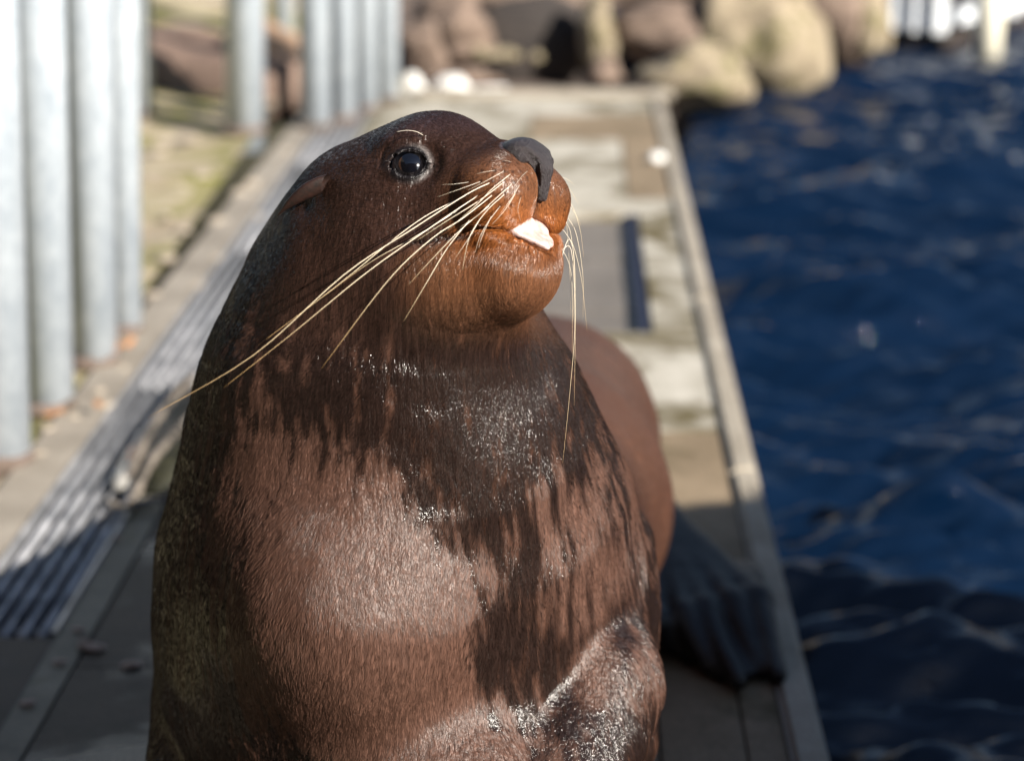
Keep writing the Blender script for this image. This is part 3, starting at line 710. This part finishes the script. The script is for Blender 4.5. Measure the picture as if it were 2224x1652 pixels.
# slab strip and pit beside the drain
pit = empty('access_pit', dk(-.62, 3.75, 0), 'small broken drain pit with pale wet rim on the deck, left of the sea lion', 'drain pit')
def pit_part(name, bm, mat): o = bm_obj(name, bm, mat, None, True); o.parent = pit; o.matrix_parent_inverse = pit.matrix_world.inverted() if False else Matrix.Translation(-Vector(pit.location)); return o
glint = concrete('wet_rim', (.12, .10, .08), (.26, .22, .18), (.20, .17, .1), .25, .45, 9, .5, 2.)
bm = bmesh.new(); me_ = tube_mesh('r', spline([G(285, 1092, .02), G(300, 1060, .03), G(330, 1000, .035), G(372, 950, .03), G(420, 900, .02)], 20), [.007 + .003 * random.random() for _ in range(20)], 10); bm.from_mesh(me_); pit_part('rim', bm, glint)
bm = bmesh.new(); me_ = tube_mesh('r', spline([G(282, 1040, .015), G(300, 990, .03), G(335, 920, .04), G(378, 862, .03), G(430, 810, .02)], 20), [.006 + .004 * random.random() for _ in range(20)], 10); bm.from_mesh(me_); pit_part('rim', bm, glint)
bm = bmesh.new(); me_ = tube_mesh('r', spline([G(228, 1088, .01), G(262, 1100, .018), G(300, 1095, .02), G(345, 1085, .015), G(400, 1090, .01)], 20), [.005 + .005 * random.random() for _ in range(20)], 10); bm.from_mesh(me_); pit_part('rim', bm, glint)
bm = bmesh.new(); prism(bm, [G(292, 1075), G(430, 1075), G(430, 850), G(372, 870), G(318, 950)], .001, .0055); pit_part('pit_floor', bm, concrete('pit_moss', (.012, .012, .006), (.04, .038, .015), None, 0, .5, 6, .5))
puddle_glint = NT('puddle_glint_mat', .06, Specular_IOR_Level=.8); puddle_glint.b.inputs['Base Color'].default_value = (.30, .29, .27, 1); puddle_glint.bump(puddle_glint.noise(puddle_glint.coord(), 60, 3), .2, .004)  # pale base colour paints the wet glint onto the puddle
bm = bmesh.new(); prism(bm, [G(245, 1070), G(275, 1075), G(290, 1040), G(300, 985), G(280, 990), G(255, 1030)], .001, .02); pit_part('puddle_glint', bm, puddle_glint.m)
# loose scraps on the near deck
litm = concrete('scrap', (.30, .22, .17), (.45, .34, .28), None, 0, 0, 8, .8)
for i, (px, py) in enumerate([(255, 1172), (182, 1393), (190, 1405), (172, 1370), (205, 1410), (285, 1448), (130, 1440), (60, 1530)]):
    p = G(px, py); bm = bmesh.new(); r = random.uniform(.006, .013)
    bmesh.ops.create_icosphere(bm, subdivisions=2, radius=r, matrix=Matrix.Translation((p[0], p[1], .004)) @ Matrix.Diagonal((1.5, 1, .3, 1)))
    for v_ in bm.verts: v_.co += Vector(mn.noise_vector(v_.co * 150)) * r * .3
    tag(bm_obj('leaf_scrap', bm, litm), ['scrap just right of the drain grate end, by the pit', 'scrap at lower left, upper one of the loose trio', 'scrap, middle one of the lower left trio', 'scrap at lower left, leftmost of the loose trio', 'scrap at lower left, right of the loose trio', 'scrap lying closest to the left side of the body', 'scrap by itself left of the body near the bottom', 'scrap nearest the bottom left corner'][i].replace('scrap', 'pale leaf scrap on the deck,', 1).replace('deck,,', 'deck,'), 'leaf scrap', 'pale scraps on the near wet deck')

# ------------------------------------------------------------------ drain grate
dr = empty('drain_grate', (-.855, 3.6, 0), 'long dark metal channel grate of parallel bars running beside the pipe fence', 'drain grate')
MET = NT('wet_steel', .30, Metallic=.3); vv = MET.coord(); MET.color(MET.ramp(MET.noise(vv, 14, 6), [(.35, (.16, .165, .18)), (.7, (.48, .48, .50))])); MET.bump(MET.noise(vv, 90, 4), .5, .003)
DARK = simple('channel_dark', (.012, .014, .02), .4)
def dpart(name, bm, mat): o = bm_obj(name, bm, mat); o.parent = dr; o.matrix_parent_inverse = Matrix.Translation(-Vector(dr.location)); return o
GX0, GX1, GY0, GY1 = -.898, -.745, 2.98, 8.3
def gx(a, y, z=0): return Vector((a + .033 * (y - 3.3), y, z))
bm = bmesh.new()
for a0, a1, z0, z1 in ((GX0 - .012, GX0 - .004, -.13, .004), (GX1 + .004, GX1 + .012, -.13, .004)):
    prism(bm, [gx(a0, GY0), gx(a1, GY0), gx(a1, GY1), gx(a0, GY1)], z0, z1)
dpart('channel_frame', bm, MET.m)
bm = bmesh.new(); prism(bm, [gx(GX0 - .004, GY0), gx(GX1 + .004, GY0), gx(GX1 + .004, GY1), gx(GX0 - .004, GY1)], -.14, -.12); dpart('channel_floor', bm, DARK)
nb = 5; secs = [(GY0, 4.35), (4.355, 5.7), (5.705, 7.0), (7.005, GY1)]
for (y0, y1) in secs:
    for k in range(nb):
        a = GX0 + (k + .5) * (GX1 - GX0) / nb; bm = bmesh.new()
        pts = [gx(a - .0068, y0 + .004), gx(a + .0068, y0 + .004), gx(a + .0068, y1 - .004), gx(a - .0068, y1 - .004)]
        prism(bm, pts, -.03, .002); tp = [e for e in bm.edges if all(v.co.z > 0 for v in e.verts)]
        bmesh.ops.bevel(bm, geom=tp, offset=.005, segments=3, affect='EDGES'); o = dpart('grate_bar', bm, MET.m); o.data.shade_smooth()
ymark = GY0 + .05
while ymark < GY1:
    bm = bmesh.new(); prism(bm, [gx(GX0, ymark), gx(GX1, ymark), gx(GX1, ymark + .006), gx(GX0, ymark + .006)], -.028, -.016); dpart('cross_bar', bm, MET.m); ymark += .15

# ------------------------------------------------------------------ ground, water, bed
def sheet(name, xs, ys_, zf, mat, kind='structure'):
    X, Y = np.meshgrid(xs, ys_, indexing='ij'); Z = zf(X, Y)
    V_ = np.stack([X, Y, Z], -1).reshape(-1, 3); a, b = len(xs), len(ys_)
    I = np.arange(a * b).reshape(a, b); Fq_ = np.stack([I[:-1, :-1], I[1:, :-1], I[1:, 1:], I[:-1, 1:]], -1).reshape(-1, 4)
    me = bpy.data.meshes.new(name); me.from_pydata(V_.tolist(), [], Fq_.tolist()); me.update()
    return tag(link(name, me, mat), kind=kind)
def npn(X, Y, s, seed=0): return (fbm(np.stack([X.ravel(), Y.ravel(), 0 * X.ravel() + .5], 1), s, 3, seed) - .5).reshape(X.shape)
# strip of concrete left of the grate
bm = bmesh.new(); prism(bm, [gx(-1.02, -3), gx(GX0 - .013, -3), gx(GX0 - .013, 9.2), gx(-1.02, 9.2)], -.2, .0); tag(bm_obj('channel_kerb', bm, concrete('strip', (.17, .145, .115), (.34, .30, .25), (.10, .085, .04), .3, .2, 1.8, .7, 19.)), kind='structure')
bm = bmesh.new(); prism(bm, [gx(GX1 + .013, -3), gx(-.678, -3), gx(-.678, 9.2), gx(GX1 + .013, 9.2)], -.2, -.002); tag(bm_obj('channel_edging', bm, concrete('strip2', (.13, .115, .085), (.26, .235, .18), (.10, .085, .03), .4, .25, 1.8, .7, 23.)), kind='structure')
bm = bmesh.new(); prism(bm, [gx(GX0 - .013, -3), gx(GX1 + .013, -3), gx(GX1 + .013, GY0 - .01), gx(GX0 - .013, GY0 - .01)], -.2, -.001); tag(bm_obj('channel_cover', bm, MAT_WET), kind='structure')
xs = np.r_[-60, -40, -25, -16, np.arange(-10, -1.0, .045), -1.0]; ysr = np.r_[-40, -20, -8, np.arange(-3, 9.2, .05), np.arange(9.2, 14, .12), 16, 20, 28, 40, 60, 90]
def ground_z(X, Y):
    z = -.015 + .05 * npn(X, Y, 2.2, 3) + .025 * npn(X, Y, 9, 4) + .012 * npn(X, Y, 25, 8)
    z = z * sstep(-1.0, -1.12, X + 0 * Y) + (-.012) * (1 - sstep(-1.0, -1.12, X))
    return z + .05 * sstep(-1.6, -3.5, X) + .25 * sstep(8, 14, Y)
sheet('ground', xs, ysr, ground_z, MAT_MOSS)
sheet('far_bank', np.r_[-1.0 + .033 * 0, np.arange(-.9, .9, .1)], np.r_[8.73, np.arange(8.8, 14, .12), 20, 40, 90], lambda X, Y: -.12 - .16 * sstep(8.75, 9.0, Y) + .5 * sstep(13, 18, Y) + .05 * npn(X, Y, 3, 2), MAT_SOIL)
def water_z(X, Y):
    z = 0
    r2 = np.random.default_rng(5)
    for i in range(34):
        lam = .05 * 1.105 ** i * 1.25; an = r2.normal(math.radians(97), .42); k = 2 * math.pi / lam
        ph = r2.random() * 7 + 1.6 * npn(X, Y, 1.1, 40 + i % 5)
        z = z + lam * (.0095 + .030 * (lam < .25) + .012 * (lam < 1.2)) * np.sin(k * (X * math.cos(an) + Y * math.sin(an)) + ph * 2.2)
    return WATER_Z + z * (.75 + .9 * npn(X, Y, .8, 70))
wm_ = NT('pool_water', .04, Specular_IOR_Level=.9, IOR=1.33)
vv = wm_.coord(); wm_.b.inputs['Base Color'].default_value = (.001, .0065, .021, 1)
wm_.bump(wm_.noise(wm_.coord((1, 2.2, 1)), 26, 4, .6, .6), .25, .012)
xw = np.r_[.40, np.arange(.46, 4.2, .022), np.arange(4.2, 9, .15), 12, 18, 30, 60, 90]; yw = np.r_[-60, -30, -12, -4, np.arange(-1, 1.8, .12), np.arange(1.8, 7, .018), np.arange(7, 14.5, .04), np.arange(14.5, 20, .25), 25, 40, 90]
sheet('water', xw, yw, water_z, wm_.m)

# ------------------------------------------------------------------ pipe fence
galv = NT('galvanised_steel', .38, Metallic=.12); vv = galv.coord((1, 1, .5))
g1 = galv.noise(vv, 22, 5, .7); g2 = galv.n('ShaderNodeTexVoronoi', {'Vector': galv.coord((1, 1, .7)), 'Scale': 60}).outputs['Distance']
galv.color(galv.mix(.12, galv.ramp(g1, [(.3, (.38, .45, .53)), (.7, (.60, .67, .74))]), g2)); galv.rgh(galv.ramp(g1, [(.3, (.32,) * 3), (.7, (.5,) * 3)])); galv.bump(g1, .15, .002)
def pipe(px, py, wpx, lean=0, zt=2.6, label='', group='galvanised pipes of the fence'):
    b = G(px, py); d = (b - CAM) @ FW; r = wpx * d / FPX / 2
    # base centre stands one radius behind its front foot
    c0 = Vector((b[0], b[1] + r * .6, -.08)); c1 = Vector((b[0] + lean * zt, b[1] + r * .6, zt))
    e = empty('fence_pipe', (c0.x, c0.y, 0), label, 'pipe', group)
    bm = bmesh.new(); cyl(bm, c0, c1, r, seg=40, caps=True); o = bm_obj('tube', bm, galv.m, None, True); o.parent = e; o.matrix_parent_inverse = Matrix.Translation(-Vector(e.location)); 
    bm = bmesh.new()
    n_ = 28; zo = .012
    for k in range(n_):
        pass
    bmesh.ops.create_cone(bm, cap_ends=True, segments=28, radius1=r * 1.22, radius2=r * 1.05, depth=.03, matrix=Matrix.Translation((c0.x, c0.y, .006)))
    for v_ in bm.verts: v_.co += Vector(mn.noise_vector(v_.co * 30)) * .006
    o = bm_obj('mortar_collar', bm, MAT_SOIL, None, True); o.parent = e; o.matrix_parent_inverse = Matrix.Translation(-Vector(e.location))
for a in [(-22, 1010, 150, 0.045, 2.6, 'nearest galvanised pipe, cut by the left edge of the photo'),
          (92, 892, 116, 0.045, 2.6, 'thick galvanised pipe second from the left edge, its foot in shade'),
          (193, 790, 106, 0.045, 2.6, 'galvanised pipe third from the left edge'),
          (262, 722, 78, 0.045, 2.6, 'slimmer galvanised pipe, right end of the near left cluster'),
          (306, 250, 44, 0.04, 2.6, 'thin white pipe standing farther back just right of the near left cluster'),
          (527, 285, 84, 0.04, 2.6, 'lone white pipe standing between the two clusters over mossy ground'),
          (612, 108, 46, 0.03, 2.6, 'far slim white pipe seen between the lone pipe and the middle cluster'),
          (684, 280, 66, 0.015, 2.6, 'front white pipe at left of the middle cluster behind the head'),
          (742, 262, 62, 0.015, 2.6, 'second white pipe of the middle cluster behind the head'),
          (792, 240, 56, 0.015, 2.6, 'third white pipe of the middle cluster behind the head'),
          (838, 222, 52, 0.015, 2.6, 'rightmost white pipe of the middle cluster beside the rocks')]:
    pipe(*a[:5], label=a[5])

# ------------------------------------------------------------------ rocks, logs
def rockmat(name, c0, c1, moss, amt, seed): return concrete(name, c0, c1, moss, amt, 0, .9, .85, seed)
R_PALE = rockmat('pale_rock', (.13, .10, .065), (.36, .30, .21), (.11, .105, .03), .42, 31.)
R_BROWN = rockmat('brown_rock', (.08, .055, .042), (.24, .175, .135), (.07, .06, .03), .3, 37.)
R_SHADE = rockmat('shade_painted_rock', (.018, .015, .014), (.05, .04, .035), None, 0, 41.)  # near-black colour paints in the shade of the rock hollow
def rock(c, s, mat, label, group=None, seed=1, rz=0, rough=.16, cat='rock'):
    bm = bmesh.new(); bmesh.ops.create_icosphere(bm, subdivisions=4, radius=1)
    off = Vector((seed * 7.3, seed * 3.1, seed))
    for v_ in bm.verts:
        n0 = v_.co.copy(); k = 1 + rough * 1.6 * mn.noise(n0 * 1.1 + off) + rough * .7 * mn.noise(n0 * 2.7 + off) + rough * .25 * mn.noise(n0 * 7 + off)
        for ax_ in (Vector((.6, .5, .62)), Vector((-.7, .2, .6)), Vector((.1, -.8, .55)), Vector((.9, -.3, .1)), Vector((-.5, -.6, .3))):
            ax_ = (ax_ + off * .01).normalized(); dd = n0.dot(ax_)
            if dd > .72: k *= 1 - (dd - .72) * .80
        v_.co = n0 * k
    me = bpy.data.meshes.new('rock'); bm.to_mesh(me); bm.free()
    o = link('rock', me, mat); o.location = c; o.scale = s; o.rotation_euler = (0, 0, rz); return tag(o, label, cat, group)
def beam(name, p0, p1, w, h, mat, label, group=None, cat='log', parent=None, rnd=.0):
    p0, p1 = Vector(p0), Vector(p1); d = p1 - p0; bm = bmesh.new()
    cyl(bm, p0, p1, w / 2, h / 2, 14)
    bmesh.ops.subdivide_edges(bm, edges=[e for e in bm.edges if abs((e.verts[0].co - e.verts[1].co).length - d.length) < .05 * d.length], cuts=8)
    for v_ in bm.verts: v_.co += Vector(mn.noise_vector(v_.co * 3.3)) * w * .16 + Vector(mn.noise_vector(v_.co * 12)) * w * .05
    o = bm_obj(name, bm, mat, None, True); o.location = p0; o.data.transform(Matrix.Translation(-p0)); return tag(o, label, cat, group)
def at(px, py, y):          # point on a pixel ray at world distance y
    r = FW + RT * (px - 1112) / FPX + UPV * (826 - py) / FPX; return CAM + r * (y / r[1])
# boulders at the waterside (x from 1390 to 1940)
def rk(px, py, y, sx, sz, sy=None, **k):
    p = at(px, py, y); f = FPX / (y * cp); return rock(tuple(p), (sx / f, (sy or sx) / f, sz / f), **k)
rk(1520, 168, 9.9, 150, 74, mat=R_PALE, label='low pale mossy boulder at the waterline right of the deck end', seed=2)
rk(1665, 60, 10.6, 150, 165, 110, mat=R_PALE, label='large pale sunlit boulder above the low mossy one', seed=4, rough=.2)
rk(1815, 10, 11.2, 110, 150, 100, mat=R_BROWN, label='tall brown boulder between the pale boulder and the white jetty', seed=6)
rk(1890, 40, 11.1, 66, 88, 60, mat=R_PALE, label='upright pale stone at the water beside the white jetty', seed=9)
rk(1480, 70, 10.7, 150, 78, 90, mat=R_BROWN, label='brown rounded rock behind the low mossy boulder', seed=11)
rk(1560, -35, 11.3, 240, 70, 110, mat=R_BROWN, label='dark brown rock ledge along the top behind the pale boulder', seed=13)
# cave like rock pile behind the head
rk(1000, 60, 10.8, 110, 85, 90, mat=R_BROWN, label='brown rock left of the dark hollow behind the head', seed=15, rough=.2)
rk(925, 110, 10.2, 62, 66, 60, mat=R_BROWN, label='small brown rock beside the rightmost white pipe', seed=17)
rk(1180, -12, 11.2, 200, 34, 110, mat=R_BROWN, label='long tan rock slab roofing the dark hollow', seed=19, rough=.1)
rk(1300, 70, 10.6, 46, 86, 50, mat=R_PALE, label='upright tan stone right of the dark hollow', seed=21, rough=.12)
rk(1320, 165, 10.2, 50, 40, 45, mat=R_BROWN, label='brown stone under the upright tan stone', seed=22)
rk(1385, 90, 11.6, 60, 130, 60, mat=R_SHADE, label='rock between upright tan stone and mossy boulder, shade painted black', seed=23)
rk(1180, 100, 10.9, 170, 110, 60, mat=R_SHADE, label='rock face at the back of the hollow, its shade painted black', seed=25, rough=.08)
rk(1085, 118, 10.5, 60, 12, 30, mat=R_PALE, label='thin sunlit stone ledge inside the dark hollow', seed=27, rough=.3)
rk(1010, 168, 10.0, 95, 22, 40, mat=R_BROWN, label='reddish brown stone in front of the hollow, left side', seed=29)
white = concrete('white_stone', (.72, .71, .68), (.85, .84, .80), (.4, .38, .3), .15, 0, 2, .6, 43.)
rk(985, 190, 9.5, 50, 27, 30, mat=white, label='bright white stone at the far end of the deck, larger one', seed=31)
rk(900, 185, 9.5, 32, 24, 26, mat=white, label='bright white stone nearest the white pipes, smaller one', seed=33)
rk(1065, 200, 9.35, 62, 13, 26, mat=white, label='low flat white stone right of the larger white stone', seed=35)
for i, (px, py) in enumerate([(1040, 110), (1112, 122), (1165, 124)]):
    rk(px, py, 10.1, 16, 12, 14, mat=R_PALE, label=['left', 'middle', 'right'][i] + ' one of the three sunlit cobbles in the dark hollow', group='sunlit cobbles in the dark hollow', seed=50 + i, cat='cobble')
# kerb stone across the deck end
p0, p1 = G(1030, 216), G(1440, 212)
bm = bmesh.new(); box(bm, ((p0[0] + p1[0]) / 2 - .1, p0[1] + .1, .005), (p1[0] - p0[0] + .3, .12, .035), 0, .012)
tag(bm_obj('end_kerb', bm, MAT_KERB), 'pale concrete kerb across the far end of the deck', 'kerb')
bm = bmesh.new(); p = G(1425, 352); bmesh.ops.create_icosphere(bm, subdivisions=3, radius=.03, matrix=Matrix.Translation((p[0], p[1], .014)) @ Matrix.Diagonal((1, 1.3, .7, 1)))
for v_ in bm.verts: v_.co += Vector(mn.noise_vector(v_.co * 30)) * .005
tag(bm_obj('pebble', bm, white, None, True), 'round white pebble on the mossy deck right of the nose', 'pebble')
# logs and clutter behind the left pipes
log = NT('log_bark', .8); vv = log.coord((1, 1, 1)); log.color(log.ramp(log.noise(vv, 6, 7, .7), [(.3, (.10, .065, .05)), (.7, (.26, .18, .14))])); log.bump(log.noise(vv, 20, 6), .6, .02)
beam('log', at(240, 150, 9.2), at(640, 205, 8.6), .34, .30, log.m, 'thick brown log lying on the ground behind the lone pipe')
beam('log', at(300, 100, 10.2), at(720, 150, 9.4), .24, .20, log.m, 'upper thinner brown log behind the thick one')
beam('log', at(560, 75, 9.6), at(690, 135, 8.9), .16, .13, simple('cut_wood', (.42, .27, .17), .7), 'short peeled orange log right of the lone pipe')
rk(450, 205, 9.0, 210, 46, 60, mat=MAT_SOIL, label='long low mound of dark soil behind the lone pipe', seed=61, cat='soil mound')
rk(640, 225, 8.9, 60, 30, 40, mat=MAT_SOIL, label='small soil mound left of the middle cluster of pipes', seed=62, cat='soil mound')
# dark cart with white lamps beyond the pipes
cart = empty('parked_cart', tuple(at(430, 60, 11.5)), 'dark grey parked cart with white lamps and a red light behind the pipes', 'cart')
cz = at(430, 60, 11.5)
def cpart(name, bm, mat, sm=False): o = bm_obj(name, bm, mat, None, sm); o.parent = cart; o.matrix_parent_inverse = Matrix.Translation(-Vector(cart.location)); return o
bm = bmesh.new(); box(bm, (cz[0], 11.9, cz[2] + .22), (1.15, .8, .40), 0, .05); cpart('cart_body', bm, simple('cart_paint', (.10, .10, .15), .35))
bm = bmesh.new(); box(bm, (cz[0], 11.46, cz[2] - .03), (1.1, .10, .10), 0, .02); cpart('bumper', bm, simple('bumper_plastic', (.22, .21, .28), .5))
bm = bmesh.new(); box(bm, (cz[0] + .03, 11.48, cz[2] + .17), (.28, .03, .20), 0, .01); cpart('white_plate', bm, simple('plate_white', (.75, .75, .75), .4))
for sx in (-.21, .62):
    bm = bmesh.new(); cyl(bm, (cz[0] + sx, 11.44, cz[2] + .06), (cz[0] + sx, 11.52, cz[2] + .06), .10, .12, 24); cpart('lamp', bm, simple('lamp_glass', (.85, .87, .9), .2), True)
bm = bmesh.new(); box(bm, tuple(at(482, 95, 11.3)), (.14, .05, .13), 0, .02); cpart('red_light', bm, simple('red_plastic', (.65, .06, .03), .4))
for sx in (-.42, .42):
    bm = bmesh.new(); cyl(bm, (cz[0] + sx, 11.60, cz[2] - .14), (cz[0] + sx, 11.75, cz[2] - .14), .20, None, 28); cpart('wheel', bm, simple('tyre', (.02, .02, .022), .7), True)
# added unseen timber wall behind the camera, cutting sky fill
WALL = NT('sky_block_wood', .6); vv = WALL.coord((6, 6, .4)); WALL.color(WALL.ramp(WALL.noise(vv, 3, 6), [(.3, (.035, .025, .018)), (.7, (.09, .065, .045))]))
sky_wall = empty('sky_block_wall', (-5, -6, 0), 'added unseen dark timber wall behind the viewer, blocking sky', 'sky_block_wall')
def ppart(name, bm, mat): o = bm_obj(name, bm, mat); o.parent = sky_wall; o.matrix_parent_inverse = Matrix.Translation(-Vector(sky_wall.location)); return o
for k in range(30):
    x = -13 + k * .62; bm = bmesh.new(); box(bm, (x, -5.6 + .01 * (k % 2), 3.2), (.61, .06, 7.0)); ppart('board', bm, WALL.m)
bm = bmesh.new(); box(bm, (-4, -5.2, 6.9), (20, 1.6, .18)); ppart('roof', bm, WALL.m)
fen = empty('sky_block_fence', (-2.0, 0, 0), 'added unseen dark board fence on the left nearer the viewer, blocking sky', 'fence')  # added out of view to close off sky light on the left
for k in range(34):
    y = -5.3 + k * .25; bm = bmesh.new(); box(bm, (-1.75 + .012 * (k % 2), y, 1.35), (.03, .245, 3.0)); o = bm_obj('board', bm, WALL.m); o.parent = fen; o.matrix_parent_inverse = Matrix.Translation(-Vector(fen.location))
# stones scattered on the mossy ground
random.seed(11)
stm = concrete('ground_stone', (.25, .21, .16), (.45, .39, .32), (.3, .2, .12), .3, 0, 4, .8, 47.)
spots = [(215, 850, 34, 12), (230, 880, 44, 13), (160, 905, 30, 9), (265, 800, 24, 8), (330, 640, 40, 10), (360, 560, 50, 11), (400, 500, 34, 9), (470, 480, 46, 12), (520, 420, 42, 14), (545, 400, 34, 16), (360, 470, 30, 8), (440, 380, 40, 9), (560, 470, 26, 8), (430, 620, 36, 8), (470, 560, 30, 8), (620, 330, 30, 8), (100, 930, 40, 9), (85, 985, 30, 9), (340, 330, 40, 8), (410, 300, 46, 8)]
zone = lambda y_: 2 if y_ > 780 else (1 if y_ > 450 else 0)
def ordn(i, py):
    same = sorted([s_ for s_ in spots if zone(s_[1]) == zone(py)], key=lambda s_: (-s_[1], s_[0])); k = same.index(spots[i])
    return ['nearest', 'second nearest', 'third nearest', 'fourth nearest', 'fifth nearest', 'sixth nearest', 'seventh nearest', 'eighth nearest', 'ninth nearest', 'tenth nearest'][k]
for i, (px, py, w_, h_) in enumerate(spots):
    p = G(px, py); f = FPX / ((p - CAM) @ FW)
    where = 'beside the feet of the near pipes' if py > 780 else ('on the moss left of the drain grate' if py > 450 else 'on the moss before the lone pipe')
    rock((p[0], p[1], .0), (w_ / f / 2, w_ / f / 2.2, h_ / f / 1.4), stm, ordn(i, py) + ' pale stone ' + where, 'loose pale stones ' + where, seed=70 + i, rz=i, cat='stone')
leaf = simple('dry_leaf', (.42, .20, .08), .8)
for i, (px, py) in enumerate([(265, 772), (285, 768), (240, 778), (250, 783), (215, 905), (120, 925)]):
    p = G(px, py); bm = bmesh.new(); L = .022
    vs = [bm.verts.new((math.cos(a) * L * (1 if abs(math.sin(a)) < .5 else .75), math.sin(a) * L * .5, .006 * math.sin(3 * a))) for a in np.linspace(0, 2 * math.pi, 11)[:-1]]
    cvt = bm.verts.new((0, 0, -.002))
    for k in range(10): bm.faces.new((vs[k], vs[(k + 1) % 10], cvt))
    o = bm_obj('dry_leaf', bm, leaf); o.location = (p[0], p[1], .03); o.rotation_euler = (.3 * math.sin(i), .25 * math.cos(i * 2), i * 1.3)
    o.data.materials[0] = leaf; sm = o.modifiers.new('thick', 'SOLIDIFY'); sm.thickness = .001
    tag(o, 'orange dry leaf by the pipe feet, ' + ['at the right pipe of the near cluster', 'farthest right of the leaves', 'left against the right pipe foot', 'just below the right pipe foot', 'below the second pipe from the left', 'nearest the left edge'][i], 'leaf', 'dry leaves by the pipes')

# ------------------------------------------------------------------ white jetty, top right
jw = NT('white_paint', .45); vv = jw.coord(); jw.color(jw.ramp(jw.noise(vv, 5, 6), [(.3, (.68, .72, .76)), (.7, (.80, .82, .84))]))
jm = empty('white_jetty', tuple(at(2080, 60, 12.6)), 'white railed floating jetty at the top right corner over the water', 'jetty')
def jpart(name, bm, mat, sm=False): o = bm_obj(name, bm, mat, None, sm); o.parent = jm; o.matrix_parent_inverse = Matrix.Translation(-Vector(jm.location)); return o
a, b, c_ = at(1920, 36, 12.4), at(2040, 45, 12.2), at(2330, -40, 14.0)
def plank(bm, p, q, hh, ww):
    p, q = Vector(p), Vector(q); d = q - p; box(bm, (p + q) / 2, (d.length, ww, hh), rot=Matrix.Rotation(math.atan2(d.y, d.x), 4, 'Z') @ Matrix.Rotation(-math.asin(d.z / d.length), 4, 'Y'), bev=.008)
bm = bmesh.new(); plank(bm, a, b, .085, .10); jpart('rail', bm, jw.m)
bm = bmesh.new(); b2 = b.copy(); b2[0] += .01; c2 = c_.copy(); c2[2] = b[2]; plank(bm, b2, c2, .085, .10); jpart('rail', bm, jw.m)
for z in (.32, .6):
    up = np.array([0, 0, z]); bm = bmesh.new(); plank(bm, a + up, b + up, .06, .06); jpart('rail', bm, jw.m); bm = bmesh.new(); plank(bm, b2 + up, c2 + up, .06, .06); jpart('rail', bm, jw.m)
for px in (1945, 1990, 2036):
    p = a + (b - a) * (px - 1920) / 120; bm = bmesh.new(); box(bm, (p[0], p[1] - .055, p[2] + .3), (.085, .05, .75), 0, .006); jpart('post', bm, jw.m)
for t in (.25, .5, .75, 1):
    p = b2 + (c2 - b2) * t; bm = bmesh.new(); box(bm, (p[0], p[1] - .055, p[2] + .3), (.085, .05, .75), 0, .006); jpart('post', bm, jw.m)
dkm = simple('jetty_underside', (.025, .018, .015), .7)
bm = bmesh.new(); prism(bm, [(a[0] - .3, a[1] + .08), (b[0], b[1] + .10), (c2[0] + .2, c2[1] + .12), (c2[0] + .2, c2[1] + 1.8), (a[0] - .3, a[1] + 1.9)], WATER_Z - .2, a[2] - .05); jpart('float', bm, dkm)
buoy = NT('fender_paint', .4); buoy.b.inputs['Base Color'].default_value = (.80, .76, .62, 1)
p = at(2150, 20, 12.1); bm = bmesh.new(); cyl(bm, (p[0], p[1], WATER_Z - .2), (p[0], p[1], p[2] + .5), .082, .09, 28)
pile = bm_obj('mooring_pile', bm, buoy.m, None, True); tag(pile, 'short cream round pile standing in water in front of the jetty', 'pile')
# a dark far wall / bank closing the view
bankm = rockmat('bank', (.06, .05, .04), (.16, .13, .10), (.03, .035, .015), .4, 53.)
def bank_z(X, Y): return -.3 + 3.2 * sstep(15, 22, Y) + .8 * npn(X, Y, .5, 6) * sstep(14, 17, Y) - .4 * sstep(15, 14.2, Y)
sheet('hill', np.arange(-30, 45, .5), np.arange(14.2, 60, .5), bank_z, bankm)

# ------------------------------------------------------------------ added unseen rock in the pool, off to the right: casts the shade on the near deck
shade_rock = rock((2.75, .70, .35), (.5, 1.5, 1.6), R_BROWN, 'added unseen brown rock in the pool off to the right, shading the deck', seed=91, rough=.1)
print('done', time.time() - T0)
